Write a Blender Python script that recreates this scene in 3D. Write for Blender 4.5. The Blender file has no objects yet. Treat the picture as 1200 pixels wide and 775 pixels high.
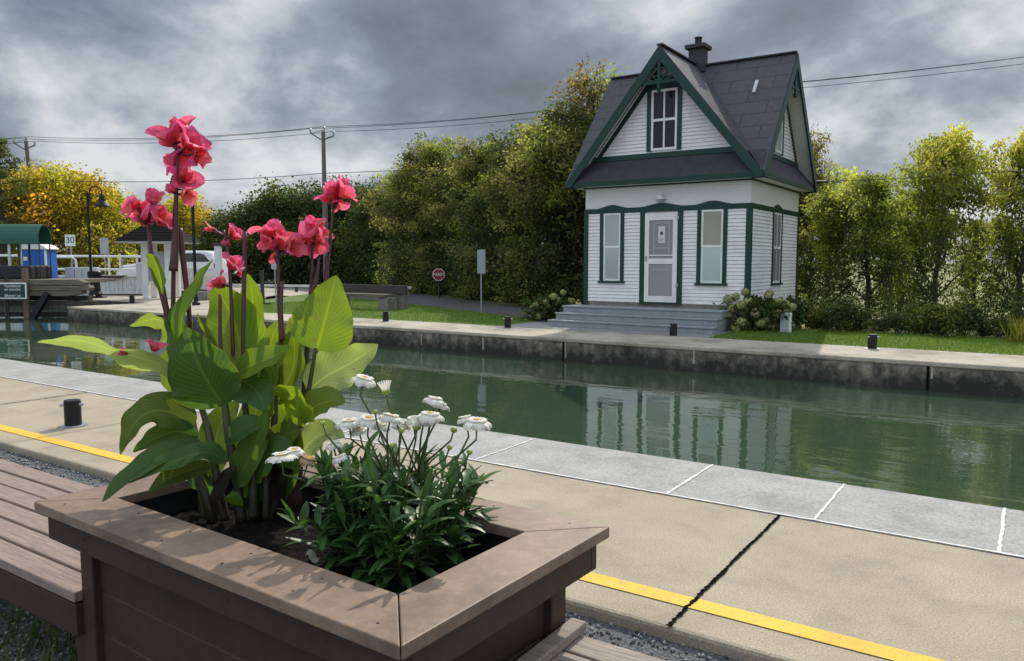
import bpy, bmesh, math, random
import numpy as np
from mathutils import Vector, Matrix, Euler
PI = math.pi
S = bpy.context.scene
COL = S.collection

# ------------------------------------------------------------------ camera
FPX, CX, CY, EYE = 912.0, 600.0, 387.5, 1.6
PITCH = math.atan(81.5 / FPX)
YAW = math.radians(33.85)
cam_d = bpy.data.cameras.new('camera')
cam = bpy.data.objects.new('camera', cam_d)
COL.objects.link(cam)
cam.location = (0, 0, EYE)
cam.rotation_euler = (PI / 2 - PITCH, 0, YAW)
cam_d.sensor_width = 36
cam_d.lens = FPX / 1200 * 36
cam_d.clip_start = 0.05
cam_d.clip_end = 3000
S.camera = cam

# ------------------------------------------------------------------ sun, sky, exposure
SUN_EL, SUN_AZ = math.radians(41), math.radians(-17)      # azimuth from +Y towards +X
SUN = Vector((math.sin(SUN_AZ) * math.cos(SUN_EL), math.cos(SUN_AZ) * math.cos(SUN_EL), math.sin(SUN_EL)))
sl = bpy.data.lights.new('sun', 'SUN')
sl.energy = 3.3
sl.angle = math.radians(0.6)
sl.color = (1.0, 0.91, 0.77)
so = bpy.data.objects.new('sun', sl)
COL.objects.link(so)
so.rotation_euler = SUN.to_track_quat('Z', 'Y').to_euler()
so.location = (0, 0, 40)

W = bpy.data.worlds.new('World')
S.world = W
W.use_nodes = True
nt = W.node_tree
nt.nodes.clear()
def N(t, tree=None, **kw):
    n = (tree or nt).nodes.new(t)
    for k, v in kw.items():
        setattr(n, k, v)
    return n
def L(a, b, tree=None):
    (tree or nt).links.new(a, b)
def mth(tree, op, a, b=None, clamp=False):
    n = tree.nodes.new('ShaderNodeMath'); n.operation = op; n.use_clamp = clamp
    for i, v in enumerate((a, b)):
        if v is None: continue
        if isinstance(v, (int, float)): n.inputs[i].default_value = v
        else: tree.links.new(v, n.inputs[i])
    return n.outputs[0]
out = N('ShaderNodeOutputWorld')
sky = N('ShaderNodeTexSky', sky_type='NISHITA', sun_disc=False, sun_elevation=SUN_EL, sun_rotation=SUN_AZ,
        air_density=1.2, dust_density=1.5, ozone_density=1.5)
bg_sky = N('ShaderNodeBackground'); bg_sky.inputs[1].default_value = 0.055
L(sky.outputs[0], bg_sky.inputs[0])
tc = N('ShaderNodeTexCoord')
sep = N('ShaderNodeSeparateXYZ'); L(tc.outputs['Generated'], sep.inputs[0])
zz = mth(nt, 'ADD', mth(nt, 'MAXIMUM', sep.outputs[2], 0.0), 0.42)
comb = N('ShaderNodeCombineXYZ')
L(mth(nt, 'DIVIDE', sep.outputs[0], zz), comb.inputs[0])
L(mth(nt, 'DIVIDE', sep.outputs[1], zz), comb.inputs[1])
mp = N('ShaderNodeMapping'); mp.inputs['Location'].default_value = (20.15, 15.18, 1.6); mp.inputs['Rotation'].default_value = (0, 0, 0.6)
mp.inputs['Scale'].default_value = (1.0, 1.0, 1.0)
L(comb.outputs[0], mp.inputs[0])
n1 = N('ShaderNodeTexNoise'); n1.inputs['Scale'].default_value = 2.6; n1.inputs['Detail'].default_value = 8; n1.inputs['Roughness'].default_value = 0.57; n1.inputs['Distortion'].default_value = 0.15
n2 = N('ShaderNodeTexNoise'); n2.inputs['Scale'].default_value = 1.1; n2.inputs['Detail'].default_value = 4; n2.inputs['Roughness'].default_value = 0.5
L(mp.outputs[0], n1.inputs[0]); L(mp.outputs[0], n2.inputs[0])
dens = mth(nt, 'ADD', mth(nt, 'MULTIPLY', n1.outputs[0], 0.62), mth(nt, 'MULTIPLY', n2.outputs[0], 0.42))
rmp = N('ShaderNodeValToRGB')
L(dens, rmp.inputs[0])
els = rmp.color_ramp.elements
els[0].position = 0.41; els[0].color = (0.79, 0.81, 0.825, 1)
els[1].position = 0.468; els[1].color = (0.53, 0.58, 0.63, 1)
e = els.new(0.515); e.color = (0.32, 0.375, 0.445, 1)
e = els.new(0.575); e.color = (0.205, 0.245, 0.305, 1)
e = els.new(0.66); e.color = (0.13, 0.155, 0.19, 1)
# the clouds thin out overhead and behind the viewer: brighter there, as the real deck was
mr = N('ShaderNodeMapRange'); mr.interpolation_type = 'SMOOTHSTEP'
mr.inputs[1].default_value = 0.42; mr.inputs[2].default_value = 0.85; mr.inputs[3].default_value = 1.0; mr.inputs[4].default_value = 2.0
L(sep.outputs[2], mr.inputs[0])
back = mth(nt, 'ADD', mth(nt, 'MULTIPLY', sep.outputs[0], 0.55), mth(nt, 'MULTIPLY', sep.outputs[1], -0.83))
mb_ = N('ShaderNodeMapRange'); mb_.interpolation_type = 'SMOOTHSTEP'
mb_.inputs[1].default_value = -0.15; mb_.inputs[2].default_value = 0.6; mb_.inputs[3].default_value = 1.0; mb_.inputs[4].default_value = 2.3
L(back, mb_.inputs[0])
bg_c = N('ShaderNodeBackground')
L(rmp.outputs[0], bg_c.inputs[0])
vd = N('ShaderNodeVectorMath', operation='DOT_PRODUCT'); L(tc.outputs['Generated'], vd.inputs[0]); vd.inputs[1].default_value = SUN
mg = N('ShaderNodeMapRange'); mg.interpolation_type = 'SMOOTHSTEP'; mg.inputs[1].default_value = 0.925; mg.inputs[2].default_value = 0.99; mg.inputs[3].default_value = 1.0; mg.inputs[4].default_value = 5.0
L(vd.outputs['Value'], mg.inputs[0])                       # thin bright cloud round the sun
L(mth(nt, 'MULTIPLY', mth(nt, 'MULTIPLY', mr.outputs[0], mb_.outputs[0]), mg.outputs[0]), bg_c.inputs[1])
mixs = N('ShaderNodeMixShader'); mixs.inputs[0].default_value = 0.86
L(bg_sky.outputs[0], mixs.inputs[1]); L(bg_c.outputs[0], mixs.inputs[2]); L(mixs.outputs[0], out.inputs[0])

S.view_settings.view_transform = 'Standard'
S.view_settings.look = 'None'
S.view_settings.exposure = 0.0
S.view_settings.gamma = 1.0
S.view_settings.use_curve_mapping = False
S.render.engine = 'CYCLES'
S.cycles.max_bounces = 8
S.cycles.transparent_max_bounces = 8

# ------------------------------------------------------------------ points of the place, from the photograph's geometry
FW = Vector((-math.sin(YAW) * math.cos(PITCH), math.cos(YAW) * math.cos(PITCH), -math.sin(PITCH)))
RT = Vector((math.cos(YAW), math.sin(YAW), 0))
UP = RT.cross(FW)
EYEP = Vector((0, 0, EYE))
def ray(x, y): return FW + RT * ((x - CX) / FPX) - UP * ((y - CY) / FPX)
def gnd(x, y, z=0.0):
    d = ray(x, y); return EYEP + d * ((z - EYE) / d.z)
def at(x, y, D): return EYEP + ray(x, y) * D
def on(x, D, z=0.0):                                  # ground point D metres deep under pixel column x
    p = EYEP + ray(x, 306) * D; p.z = z; return p

# ------------------------------------------------------------------ mesh helpers
class MB:
    def __init__(s): s.v, s.f, s.m = [], [], []
    def add(s, vs, fs, mi=0):
        o = len(s.v); s.v.extend([tuple(v) for v in vs])
        for f in fs: s.f.append(tuple(i + o for i in f)); s.m.append(mi)
        return s
    def box(s, x0, x1, y0, y1, z0, z1, mi=0, M=None):
        vs = [Vector(p) for p in ((x0,y0,z0),(x1,y0,z0),(x1,y1,z0),(x0,y1,z0),(x0,y0,z1),(x1,y0,z1),(x1,y1,z1),(x0,y1,z1))]
        if M is not None: vs = [M @ v for v in vs]
        return s.add(vs, [(0,3,2,1),(4,5,6,7),(0,1,5,4),(1,2,6,5),(2,3,7,6),(3,0,4,7)], mi)
    def bar(s, a, b, w, h, mi=0, up=Vector((0, 0, 1))):      # box beam from a to b
        a, b = Vector(a), Vector(b); d = b - a; l = d.length; d.normalize()
        sd = d.cross(up)
        if sd.length < 1e-4: sd = d.cross(Vector((0, 1, 0)))
        sd.normalize(); u = sd.cross(d)
        M = Matrix((( d.x, sd.x, u.x, a.x), (d.y, sd.y, u.y, a.y), (d.z, sd.z, u.z, a.z), (0, 0, 0, 1)))
        return s.box(0, l, -w/2, w/2, -h/2, h/2, mi, M)
    def tube(s, pts, rad, n=8, mi=0, cap=True):
        pts = [Vector(p) for p in pts]
        if not hasattr(rad, '__len__'): rad = [rad] * len(pts)
        vs, fs = [], []
        ref = None
        for i, p in enumerate(pts):
            t = (pts[min(i+1, len(pts)-1)] - pts[max(i-1, 0)]).normalized()
            if ref is None:
                ref = t.cross(Vector((0.31, 0.77, 0.55)))
                if ref.length < 0.1: ref = t.cross(Vector((1, 0, 0)))
            ref = (ref - t * ref.dot(t)).normalized()
            b = t.cross(ref)
            for k in range(n):
                a = 2 * PI * k / n
                vs.append(p + (ref * math.cos(a) + b * math.sin(a)) * rad[i])
        for i in range(len(pts) - 1):
            for k in range(n):
                k2 = (k + 1) % n
                fs.append((i*n + k, i*n + k2, (i+1)*n + k2, (i+1)*n + k))
        if cap:
            fs.append(tuple(range(n - 1, -1, -1))); fs.append(tuple((len(pts)-1)*n + k for k in range(n)))
        return s.add(vs, fs, mi)
    def lathe(s, prof, c=(0, 0, 0), n=16, mi=0, M=None):
        vs, fs = [], []
        for r, z in prof:
            for k in range(n):
                a = 2 * PI * k / n
                v = Vector((r * math.cos(a), r * math.sin(a), z))
                if M is not None: v = M @ v
                vs.append(v + Vector(c))
        m = len(prof)
        for i in range(m - 1):
            for k in range(n):
                k2 = (k + 1) % n
                fs.append((i*n + k, i*n + k2, (i+1)*n + k2, (i+1)*n + k))
        fs.append(tuple(range(n - 1, -1, -1))); fs.append(tuple((m-1)*n + k for k in range(n)))
        return s.add(vs, fs, mi)
    def prism(s, poly, axis, a0, a1, mi=0):               # 2-D outline extruded along an axis
        def P(u, v, a):
            return {'x': (a, u, v), 'y': (u, a, v), 'z': (u, v, a)}[axis]
        n = len(poly)
        vs = [P(u, v, a0) for u, v in poly] + [P(u, v, a1) for u, v in poly]
        fs = [tuple(range(n)), tuple(range(2*n - 1, n - 1, -1))]
        for i in range(n):
            j = (i + 1) % n
            fs.append((i, i + n, j + n, j))
        return s.add(vs, fs, mi)
    def grid(s, P, mi=0):                                 # P[i][j] points
        a, b = len(P), len(P[0])
        return s.add([p for r in P for p in r], [(i*b+j, i*b+j+1, (i+1)*b+j+1, (i+1)*b+j) for i in range(a-1) for j in range(b-1)], mi)
    def build(s, name, mats, parent=None, smooth=False, bevel=0.0, fixn=True, loc=None, rotz=0):
        me = bpy.data.meshes.new(name)
        me.from_pydata(s.v, [], s.f)
        if not isinstance(mats, (list, tuple)): mats = [mats]
        for m in mats: me.materials.append(m)
        if len(mats) > 1: me.polygons.foreach_set('material_index', s.m)
        if fixn:
            bm = bmesh.new(); bm.from_mesh(me); bmesh.ops.recalc_face_normals(bm, faces=bm.faces); bm.to_mesh(me); bm.free()
        if smooth: me.polygons.foreach_set('use_smooth', [True] * len(me.polygons))
        me.update()
        o = bpy.data.objects.new(name, me); COL.objects.link(o)
        if parent is not None: o.parent = parent
        if loc is not None: o.location = loc
        if rotz: o.rotation_euler = (0, 0, rotz)
        if bevel:
            b = o.modifiers.new('bevel', 'BEVEL'); b.width = bevel; b.segments = 2; b.limit_method = 'ANGLE'; b.angle_limit = math.radians(40)
        return o

def thing(name, label, cat, loc=(0, 0, 0), rotz=0.0, group=None):
    o = bpy.data.objects.new(name, None); COL.objects.link(o)
    o.empty_display_size = 0.2; o.location = loc; o.rotation_euler = (0, 0, rotz)
    o['label'] = label; o['category'] = cat
    if group: o['group'] = group
    return o
def tag(o, label, cat, group=None):
    o['label'] = label; o['category'] = cat
    if group: o['group'] = group
    return o
def struct(o, kind='structure'):
    o['kind'] = kind; return o
def dup(root, loc, rotz, label=None, scale=None, group=None):
    r = root.copy(); COL.objects.link(r); r.location = loc; r.rotation_euler = (0, 0, rotz)
    if scale is not None: r.scale = scale if hasattr(scale, '__len__') else (scale,) * 3
    if label: r['label'] = label
    if group: r['group'] = group
    for ch in list(root.children):
        c = ch.copy(); COL.objects.link(c); c.parent = r
        for g in list(ch.children):
            d = g.copy(); COL.objects.link(d); d.parent = c
    return r
def arr_mesh(name, verts, faces, mat, tint=None, smooth=False):
    me = bpy.data.meshes.new(name)
    n, k = faces.shape
    me.vertices.add(len(verts)); me.vertices.foreach_set('co', np.asarray(verts, np.float32).ravel())
    me.loops.add(n * k); me.loops.foreach_set('vertex_index', faces.astype(np.int32).ravel())
    me.polygons.add(n); me.polygons.foreach_set('loop_start', np.arange(0, n * k, k, dtype=np.int32))
    me.polygons.foreach_set('loop_total', np.full(n, k, np.int32))
    if smooth: me.polygons.foreach_set('use_smooth', np.ones(n, bool))
    me.update(calc_edges=True); me.validate()
    if tint is not None:
        ca = me.color_attributes.new('tint', 'FLOAT_COLOR', 'POINT')
        ca.data.foreach_set('color', np.concatenate([tint, np.ones((len(tint), 1))], 1).astype(np.float32).ravel())
    me.materials.append(mat)
    return me

# ------------------------------------------------------------------ materials
def M_(name):
    m = bpy.data.materials.new(name); m.use_nodes = True
    t = m.node_tree; b = t.nodes['Principled BSDF']
    return m, t, b
def surf(name, c1, c2=None, scale=6.0, rough=0.6, fine=None, fine_amt=0.25, bump=0.0, bscale=60.0, metal=0.0, spec=0.5, stretch=(1, 1, 1), detail=6, lo=0.35, hi=0.65, bdist=0.01, coord='Object', stain=0, stain_amt=0.25):
    m, t, b = M_(name)
    tc = t.nodes.new('ShaderNodeTexCoord'); mp = t.nodes.new('ShaderNodeMapping'); mp.inputs['Scale'].default_value = stretch
    t.links.new(tc.outputs[coord], mp.inputs[0])
    c2 = c2 or tuple(x * 0.75 for x in c1)
    nz = t.nodes.new('ShaderNodeTexNoise'); nz.inputs['Scale'].default_value = scale; nz.inputs['Detail'].default_value = detail; nz.inputs['Roughness'].default_value = 0.62
    t.links.new(mp.outputs[0], nz.inputs[0])
    r = t.nodes.new('ShaderNodeValToRGB'); r.color_ramp.elements[0].position = lo; r.color_ramp.elements[1].position = hi
    r.color_ramp.elements[0].color = (*c1, 1); r.color_ramp.elements[1].color = (*c2, 1)
    t.links.new(nz.outputs[0], r.inputs[0])
    col = r.outputs[0]
    if fine:
        nf = t.nodes.new('ShaderNodeTexNoise'); nf.inputs['Scale'].default_value = fine; nf.inputs['Detail'].default_value = 3; nf.inputs['Roughness'].default_value = 0.7
        t.links.new(mp.outputs[0], nf.inputs[0])
        mr = t.nodes.new('ShaderNodeMapRange'); mr.inputs[1].default_value = 0.3; mr.inputs[2].default_value = 0.7
        mr.inputs[3].default_value = 1 - fine_amt; mr.inputs[4].default_value = 1 + fine_amt
        t.links.new(nf.outputs[0], mr.inputs[0])
        vm = t.nodes.new('ShaderNodeVectorMath'); vm.operation = 'SCALE'
        t.links.new(col, vm.inputs[0]); t.links.new(mr.outputs[0], vm.inputs['Scale']); col = vm.outputs[0]
    if stain:                                            # blotches and worn places with a shape of their own
        ns = t.nodes.new('ShaderNodeTexNoise'); ns.inputs['Scale'].default_value = stain; ns.inputs['Detail'].default_value = 9; ns.inputs['Roughness'].default_value = 0.68; ns.inputs['Distortion'].default_value = 0.15
        t.links.new(mp.outputs[0], ns.inputs[0])
        ms = t.nodes.new('ShaderNodeMapRange'); ms.interpolation_type = 'SMOOTHSTEP'; ms.inputs[1].default_value = 0.46; ms.inputs[2].default_value = 0.66
        ms.inputs[3].default_value = 1.0; ms.inputs[4].default_value = 1 - stain_amt * 1.3
        t.links.new(ns.outputs[0], ms.inputs[0])
        vs = t.nodes.new('ShaderNodeVectorMath'); vs.operation = 'SCALE'; t.links.new(col, vs.inputs[0]); t.links.new(ms.outputs[0], vs.inputs['Scale']); col = vs.outputs[0]
    t.links.new(col, b.inputs['Base Color'])
    b.inputs['Roughness'].default_value = rough; b.inputs['Metallic'].default_value = metal; b.inputs['Specular IOR Level'].default_value = spec
    if bump:
        nb = t.nodes.new('ShaderNodeTexNoise'); nb.inputs['Scale'].default_value = bscale; nb.inputs['Detail'].default_value = 4
        t.links.new(mp.outputs[0], nb.inputs[0])
        bp = t.nodes.new('ShaderNodeBump'); bp.inputs['Strength'].default_value = bump; bp.inputs['Distance'].default_value = bdist
        t.links.new(nb.outputs[0], bp.inputs['Height']); t.links.new(bp.outputs[0], b.inputs['Normal'])
    return m
def leafmat(name, base=None, attr=True, mott=0.0, trans=0.42, tmul=1.5, rough=0.45, spec=0.35, tcol=None, rnd=0.0):
    m, t, b = M_(name)
    if attr:
        a = t.nodes.new('ShaderNodeAttribute'); a.attribute_name = 'tint'; col = a.outputs['Color']
    else:
        rgb = t.nodes.new('ShaderNodeRGB'); rgb.outputs[0].default_value = (*base, 1); col = rgb.outputs[0]
    if rnd:
        gi = t.nodes.new('ShaderNodeNewGeometry'); mr = t.nodes.new('ShaderNodeMapRange'); mr.inputs[3].default_value = 1 - rnd; mr.inputs[4].default_value = 1 + rnd
        t.links.new(gi.outputs['Random Per Island'], mr.inputs[0])
        vm = t.nodes.new('ShaderNodeVectorMath'); vm.operation = 'SCALE'; t.links.new(col, vm.inputs[0]); t.links.new(mr.outputs[0], vm.inputs['Scale']); col = vm.outputs[0]
    if mott:
        tcn = t.nodes.new('ShaderNodeTexCoord'); nz = t.nodes.new('ShaderNodeTexNoise'); nz.inputs['Scale'].default_value = 70; nz.inputs['Detail'].default_value = 6; nz.inputs['Roughness'].default_value = 0.7
        t.links.new(tcn.outputs['Object'], nz.inputs[0]); mr = t.nodes.new('ShaderNodeMapRange'); mr.inputs[1].default_value = .3; mr.inputs[2].default_value = .7; mr.inputs[3].default_value = 1 - mott; mr.inputs[4].default_value = 1 + mott
        t.links.new(nz.outputs[0], mr.inputs[0]); hs = t.nodes.new('ShaderNodeVectorMath'); hs.operation = 'SCALE'; t.links.new(col, hs.inputs[0]); t.links.new(mr.outputs[0], hs.inputs['Scale']); col = hs.outputs[0]
    t.links.new(col, b.inputs['Base Color']); b.inputs['Roughness'].default_value = rough; b.inputs['Specular IOR Level'].default_value = spec
    tr = t.nodes.new('ShaderNodeBsdfTranslucent')
    vm = t.nodes.new('ShaderNodeVectorMath'); vm.operation = 'MULTIPLY'; vm.inputs[1].default_value = tcol or (tmul, tmul, tmul * 0.7)
    t.links.new(col, vm.inputs[0]); t.links.new(vm.outputs[0], tr.inputs[0])
    mx = t.nodes.new('ShaderNodeMixShader'); mx.inputs[0].default_value = trans
    t.links.new(b.outputs[0], mx.inputs[1]); t.links.new(tr.outputs[0], mx.inputs[2])
    t.links.new(mx.outputs[0], t.nodes['Material Output'].inputs[0])
    return m

M = {}
M['concrete'] = surf('tan_concrete', (0.41, 0.352, 0.262), (0.345, 0.294, 0.218), 1.3, 0.9, spec=0.12, stain=2.3, stain_amt=.12, fine=110, fine_amt=0.38, bump=0.35, bscale=220, bdist=0.004)
M['coping'] = surf('grey_stone', (0.39, 0.38, 0.36), (0.315, 0.308, 0.292), 2.2, 0.85, spec=0.12, stain=2.6, stain_amt=.13, fine=45, fine_amt=0.25, bump=0.4, bscale=60, bdist=0.006)
M['mortar'] = surf('white_mortar', (0.78, 0.77, 0.73), (0.6, 0.59, 0.56), 20, 0.9)
M['yellow'] = surf('yellow_road_paint', (0.80, 0.45, 0.035), (0.42, 0.30, 0.14), 26, 0.75, fine=120, fine_amt=0.22, lo=.56, hi=.74, detail=10, stain=1.2, stain_amt=.15)
M['crack'] = surf('dark_joint', (0.006, 0.006, 0.005), (0.03, 0.026, 0.022), 45, 1.0, spec=0.0, lo=.45, hi=.75)
M['gravel'] = surf('grey_gravel', (0.16, 0.16, 0.165), (0.05, 0.05, 0.055), 55, 0.9, fine=140, fine_amt=0.6, bump=1.0, bscale=70, bdist=0.02)
M['stone_bit'] = surf('stone_chip', (0.34, 0.34, 0.335), (0.07, 0.07, 0.072), 26, 0.85, spec=.2, lo=.42, hi=.58)
M['quay'] = surf('pale_quay_concrete', (0.46, 0.405, 0.32), (0.36, 0.31, 0.245), 0.9, 0.9, stain=0.8, stain_amt=.3, fine=30, fine_amt=0.22, bump=0.3, bscale=90, bdist=0.005)
M['dirt'] = surf('far_field', (0.16, 0.19, 0.06), (0.22, 0.20, 0.08), 0.12, 0.95, fine=4, fine_amt=0.4)
M['lawn'] = surf('lawn_turf', (0.10, 0.165, 0.022), (0.075, 0.135, 0.02), 1.2, 0.9, fine=22, fine_amt=0.4, bump=0.6, bscale=60, bdist=0.03)
M['asphalt'] = surf('asphalt', (0.085, 0.083, 0.082), (0.06, 0.06, 0.06), 1.0, 0.9, fine=60, fine_amt=0.3)
M['path'] = surf('path_concrete', (0.26, 0.26, 0.26), (0.20, 0.2, 0.2), 2, 0.9, fine=50)
M['white'] = surf('white_paint', (0.80, 0.795, 0.77), (0.72, 0.715, 0.69), 3.0, 0.5, stain=1.3, stain_amt=.10, fine=25, fine_amt=0.05, lo=0.3, hi=0.8)
M['green'] = surf('dark_green_paint', (0.004, 0.036, 0.026), (0.006, 0.043, 0.031), 6, 0.45, spec=0.35)
M['roof'] = surf('dark_shingle', (0.045, 0.043, 0.052), (0.030, 0.029, 0.036), 5, 0.75, fine=40, fine_amt=0.25, bump=0.3, bscale=60)
M['kiosk_roof'] = surf('brown_black_shingle', (0.024, 0.019, 0.017), (0.014, 0.012, 0.011), 9, 0.9, spec=0.15, fine=30, fine_amt=0.3)
M['roof_white'] = surf('roof_vent_metal', (0.62, 0.63, 0.64), (0.5, 0.5, 0.52), 8, 0.5)
M['step'] = surf('grey_blue_deck_paint', (0.28, 0.305, 0.32), (0.23, 0.255, 0.27), 5, 0.55, fine=30, fine_amt=0.12)
M['black'] = surf('black_iron_paint', (0.008, 0.009, 0.011), (0.015, 0.016, 0.019), 10, 0.5, spec=0.3)
M['steel'] = surf('galvanised_steel', (0.42, 0.43, 0.44), (0.33, 0.34, 0.35), 12, 0.45, metal=0.5)
M['planter'] = surf('brown_paint_shaded', (0.060, 0.040, 0.030), (0.044, 0.029, 0.022), 3, 0.5, spec=0.25, fine=30, fine_amt=0.1, bump=0.06, bscale=25)  # same brown paint as the rim, darkened to carry the shade on the sides
M['planter_rim'] = surf('brown_rim_paint', (0.265, 0.185, 0.132), (0.195, 0.136, 0.098), 3.5, 0.5, spec=0.3, fine=22, fine_amt=0.16, stain=2.2, stain_amt=.3, bump=0.06, bscale=30)
M['soil'] = surf('potting_soil', (0.012, 0.009, 0.007), (0.004, 0.003, 0.003), 30, 1.0, spec=0.1, fine=90, fine_amt=0.5, bump=1.0, bscale=45, bdist=0.02)
M['slat'] = surf('weathered_slat', (0.32, 0.235, 0.195), (0.19, 0.138, 0.115), 7, 0.65, fine=20, fine_amt=0.28, bump=0.5, bscale=22, stretch=(0.6, 14, 14), bdist=0.004)
M['slat_grey'] = surf('greyed_bench_wood', (0.33, 0.265, 0.22), (0.17, 0.135, 0.11), 7, 0.7, fine=20, fine_amt=0.3, bump=0.5, bscale=22, stretch=(0.6, 14, 14), bdist=0.004)
M['timber'] = surf('weathered_timber', (0.19, 0.165, 0.13), (0.085, 0.07, 0.052), 3, 0.85, fine=12, fine_amt=0.35, bump=0.5, bscale=14, stretch=(0.5, 4, 8))
M['timber_dark'] = surf('dark_wet_timber', (0.06, 0.05, 0.042), (0.03, 0.026, 0.022), 4, 0.8, fine=20, fine_amt=0.4)
M['pile'] = surf('brown_pile', (0.17, 0.12, 0.085), (0.10, 0.075, 0.055), 5, 0.85, stretch=(4, 4, 0.6))
M['bench_wood'] = surf('dark_brown_beam', (0.055, 0.040, 0.036), (0.035, 0.027, 0.025), 5, 0.6, stretch=(0.5, 4, 4))
M['rough_concrete'] = surf('rough_concrete', (0.24, 0.225, 0.205), (0.15, 0.14, 0.128), 7, 0.95, fine=40, fine_amt=0.3, bump=0.5, bscale=30)
M['canvas'] = surf('green_canvas', (0.008, 0.075, 0.052), (0.012, 0.09, 0.062), 3, 0.55)
M['tarp'] = surf('black_tarp', (0.012, 0.012, 0.013), (0.02, 0.02, 0.022), 4, 0.7)
M['blue'] = surf('blue_plastic', (0.012, 0.13, 0.52), (0.015, 0.115, 0.46), 3, 0.45)
M['red'] = surf('red_sign_sheet', (0.27, 0.010, 0.020), (0.23, 0.008, 0.018), 5, 0.4)
M['sign_green'] = surf('green_sign_sheet', (0.004, 0.04, 0.030), (0.006, 0.046, 0.034), 5, 0.4)
M['sign_grey'] = surf('sign_back_aluminium', (0.40, 0.43, 0.45), (0.34, 0.37, 0.39), 6, 0.5)
M['ink'] = surf('black_ink', (0.015, 0.015, 0.016), (0.02, 0.02, 0.02), 5, 0.6)
M['steel_white'] = surf('white_bridge_paint', (0.68, 0.69, 0.69), (0.50, 0.50, 0.48), 2.2, 0.55, fine=14, fine_amt=0.16)
M['car_white'] = surf('white_car_paint', (0.78, 0.79, 0.80), (0.76, 0.77, 0.78), 2, 0.25)
M['tyre'] = surf('tyre_rubber', (0.02, 0.02, 0.02), (0.03, 0.03, 0.03), 9, 0.85)
M['wire'] = surf('wire', (0.05, 0.05, 0.055), (0.06, 0.06, 0.06), 5, 0.6)
M['pole'] = surf('grey_pole_wood', (0.17, 0.155, 0.14), (0.11, 0.10, 0.09), 4, 0.9, stretch=(6, 6, 0.5))
M['insul'] = surf('porcelain', (0.35, 0.36, 0.38), (0.3, 0.31, 0.33), 4, 0.3)
M['bark'] = surf('bark', (0.085, 0.068, 0.052), (0.045, 0.036, 0.028), 9, 0.95, bump=0.6, bscale=20, stretch=(2, 2, 0.5))
M['louvre'] = surf('pale_louvre', (0.60, 0.62, 0.62), (0.55, 0.57, 0.57), 5, 0.5)
M['paper'] = surf('paper_notice', (0.62, 0.63, 0.64), (0.58, 0.59, 0.6), 5, 0.7)
M['leaf'] = leafmat('tree_leaf', trans=0.55, tmul=2.2, spec=0.25, rough=0.55)
M['shrub'] = leafmat('shrub_leaf', trans=0.4, tmul=1.6, spec=0.12, rough=0.65)
M['grass'] = leafmat('grass_blade', trans=0.35, tmul=1.5, spec=0.25, rough=0.6)
M['daisy_leaf'] = leafmat('daisy_leaf', trans=0.25, tmul=2.4, spec=0.4, rough=0.42)
M['petal_white'] = leafmat('white_petal', (0.84, 0.83, 0.76), attr=False, trans=0.35, tmul=1.0, tcol=(1, 1, 0.9), rough=0.55, spec=0.2)
M['petal_dead'] = leafmat('withered_petal', (0.42, 0.30, 0.17), attr=False, trans=0.25, tmul=1.0, rough=0.7, spec=0.1)
M['dry_scrap'] = leafmat('dry_scrap', (0.36, 0.36, 0.28), attr=False, trans=0.2, tmul=1.0, rough=0.7)
M['disc'] = surf('yellow_disc', (0.62, 0.32, 0.012), (0.48, 0.22, 0.01), 120, 0.8, bump=0.6, bscale=300)
M['bud'] = surf('green_bud', (0.36, 0.42, 0.10), (0.22, 0.30, 0.07), 50, 0.6)
M['stem'] = surf('daisy_stem', (0.075, 0.11, 0.03), (0.05, 0.075, 0.025), 14, 0.55)
M['canna_stem'] = surf('canna_stem', (0.050, 0.062, 0.017), (0.032, 0.022, 0.012), 6, 0.5, stretch=(1, 1, 0.5))
M['canna_red'] = surf('canna_red_stalk', (0.105, 0.020, 0.026), (0.06, 0.030, 0.020), 9, 0.48, stretch=(1, 1, 0.4))
M['dry_leaf'] = leafmat('dry_canna_leaf', (0.020, 0.011, 0.007), attr=False, trans=0.15, tmul=1.4, rough=0.6)
M['petal_pink'] = leafmat('pink_petal', attr=True, mott=0.28, trans=0.5, tcol=(1.2, 1.3, 1.25), rough=0.5, spec=0.25)
M['hydrangea'] = leafmat('hydrangea_floret', attr=True, trans=0.3, tmul=1.15, rough=0.7, spec=0.15)

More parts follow.
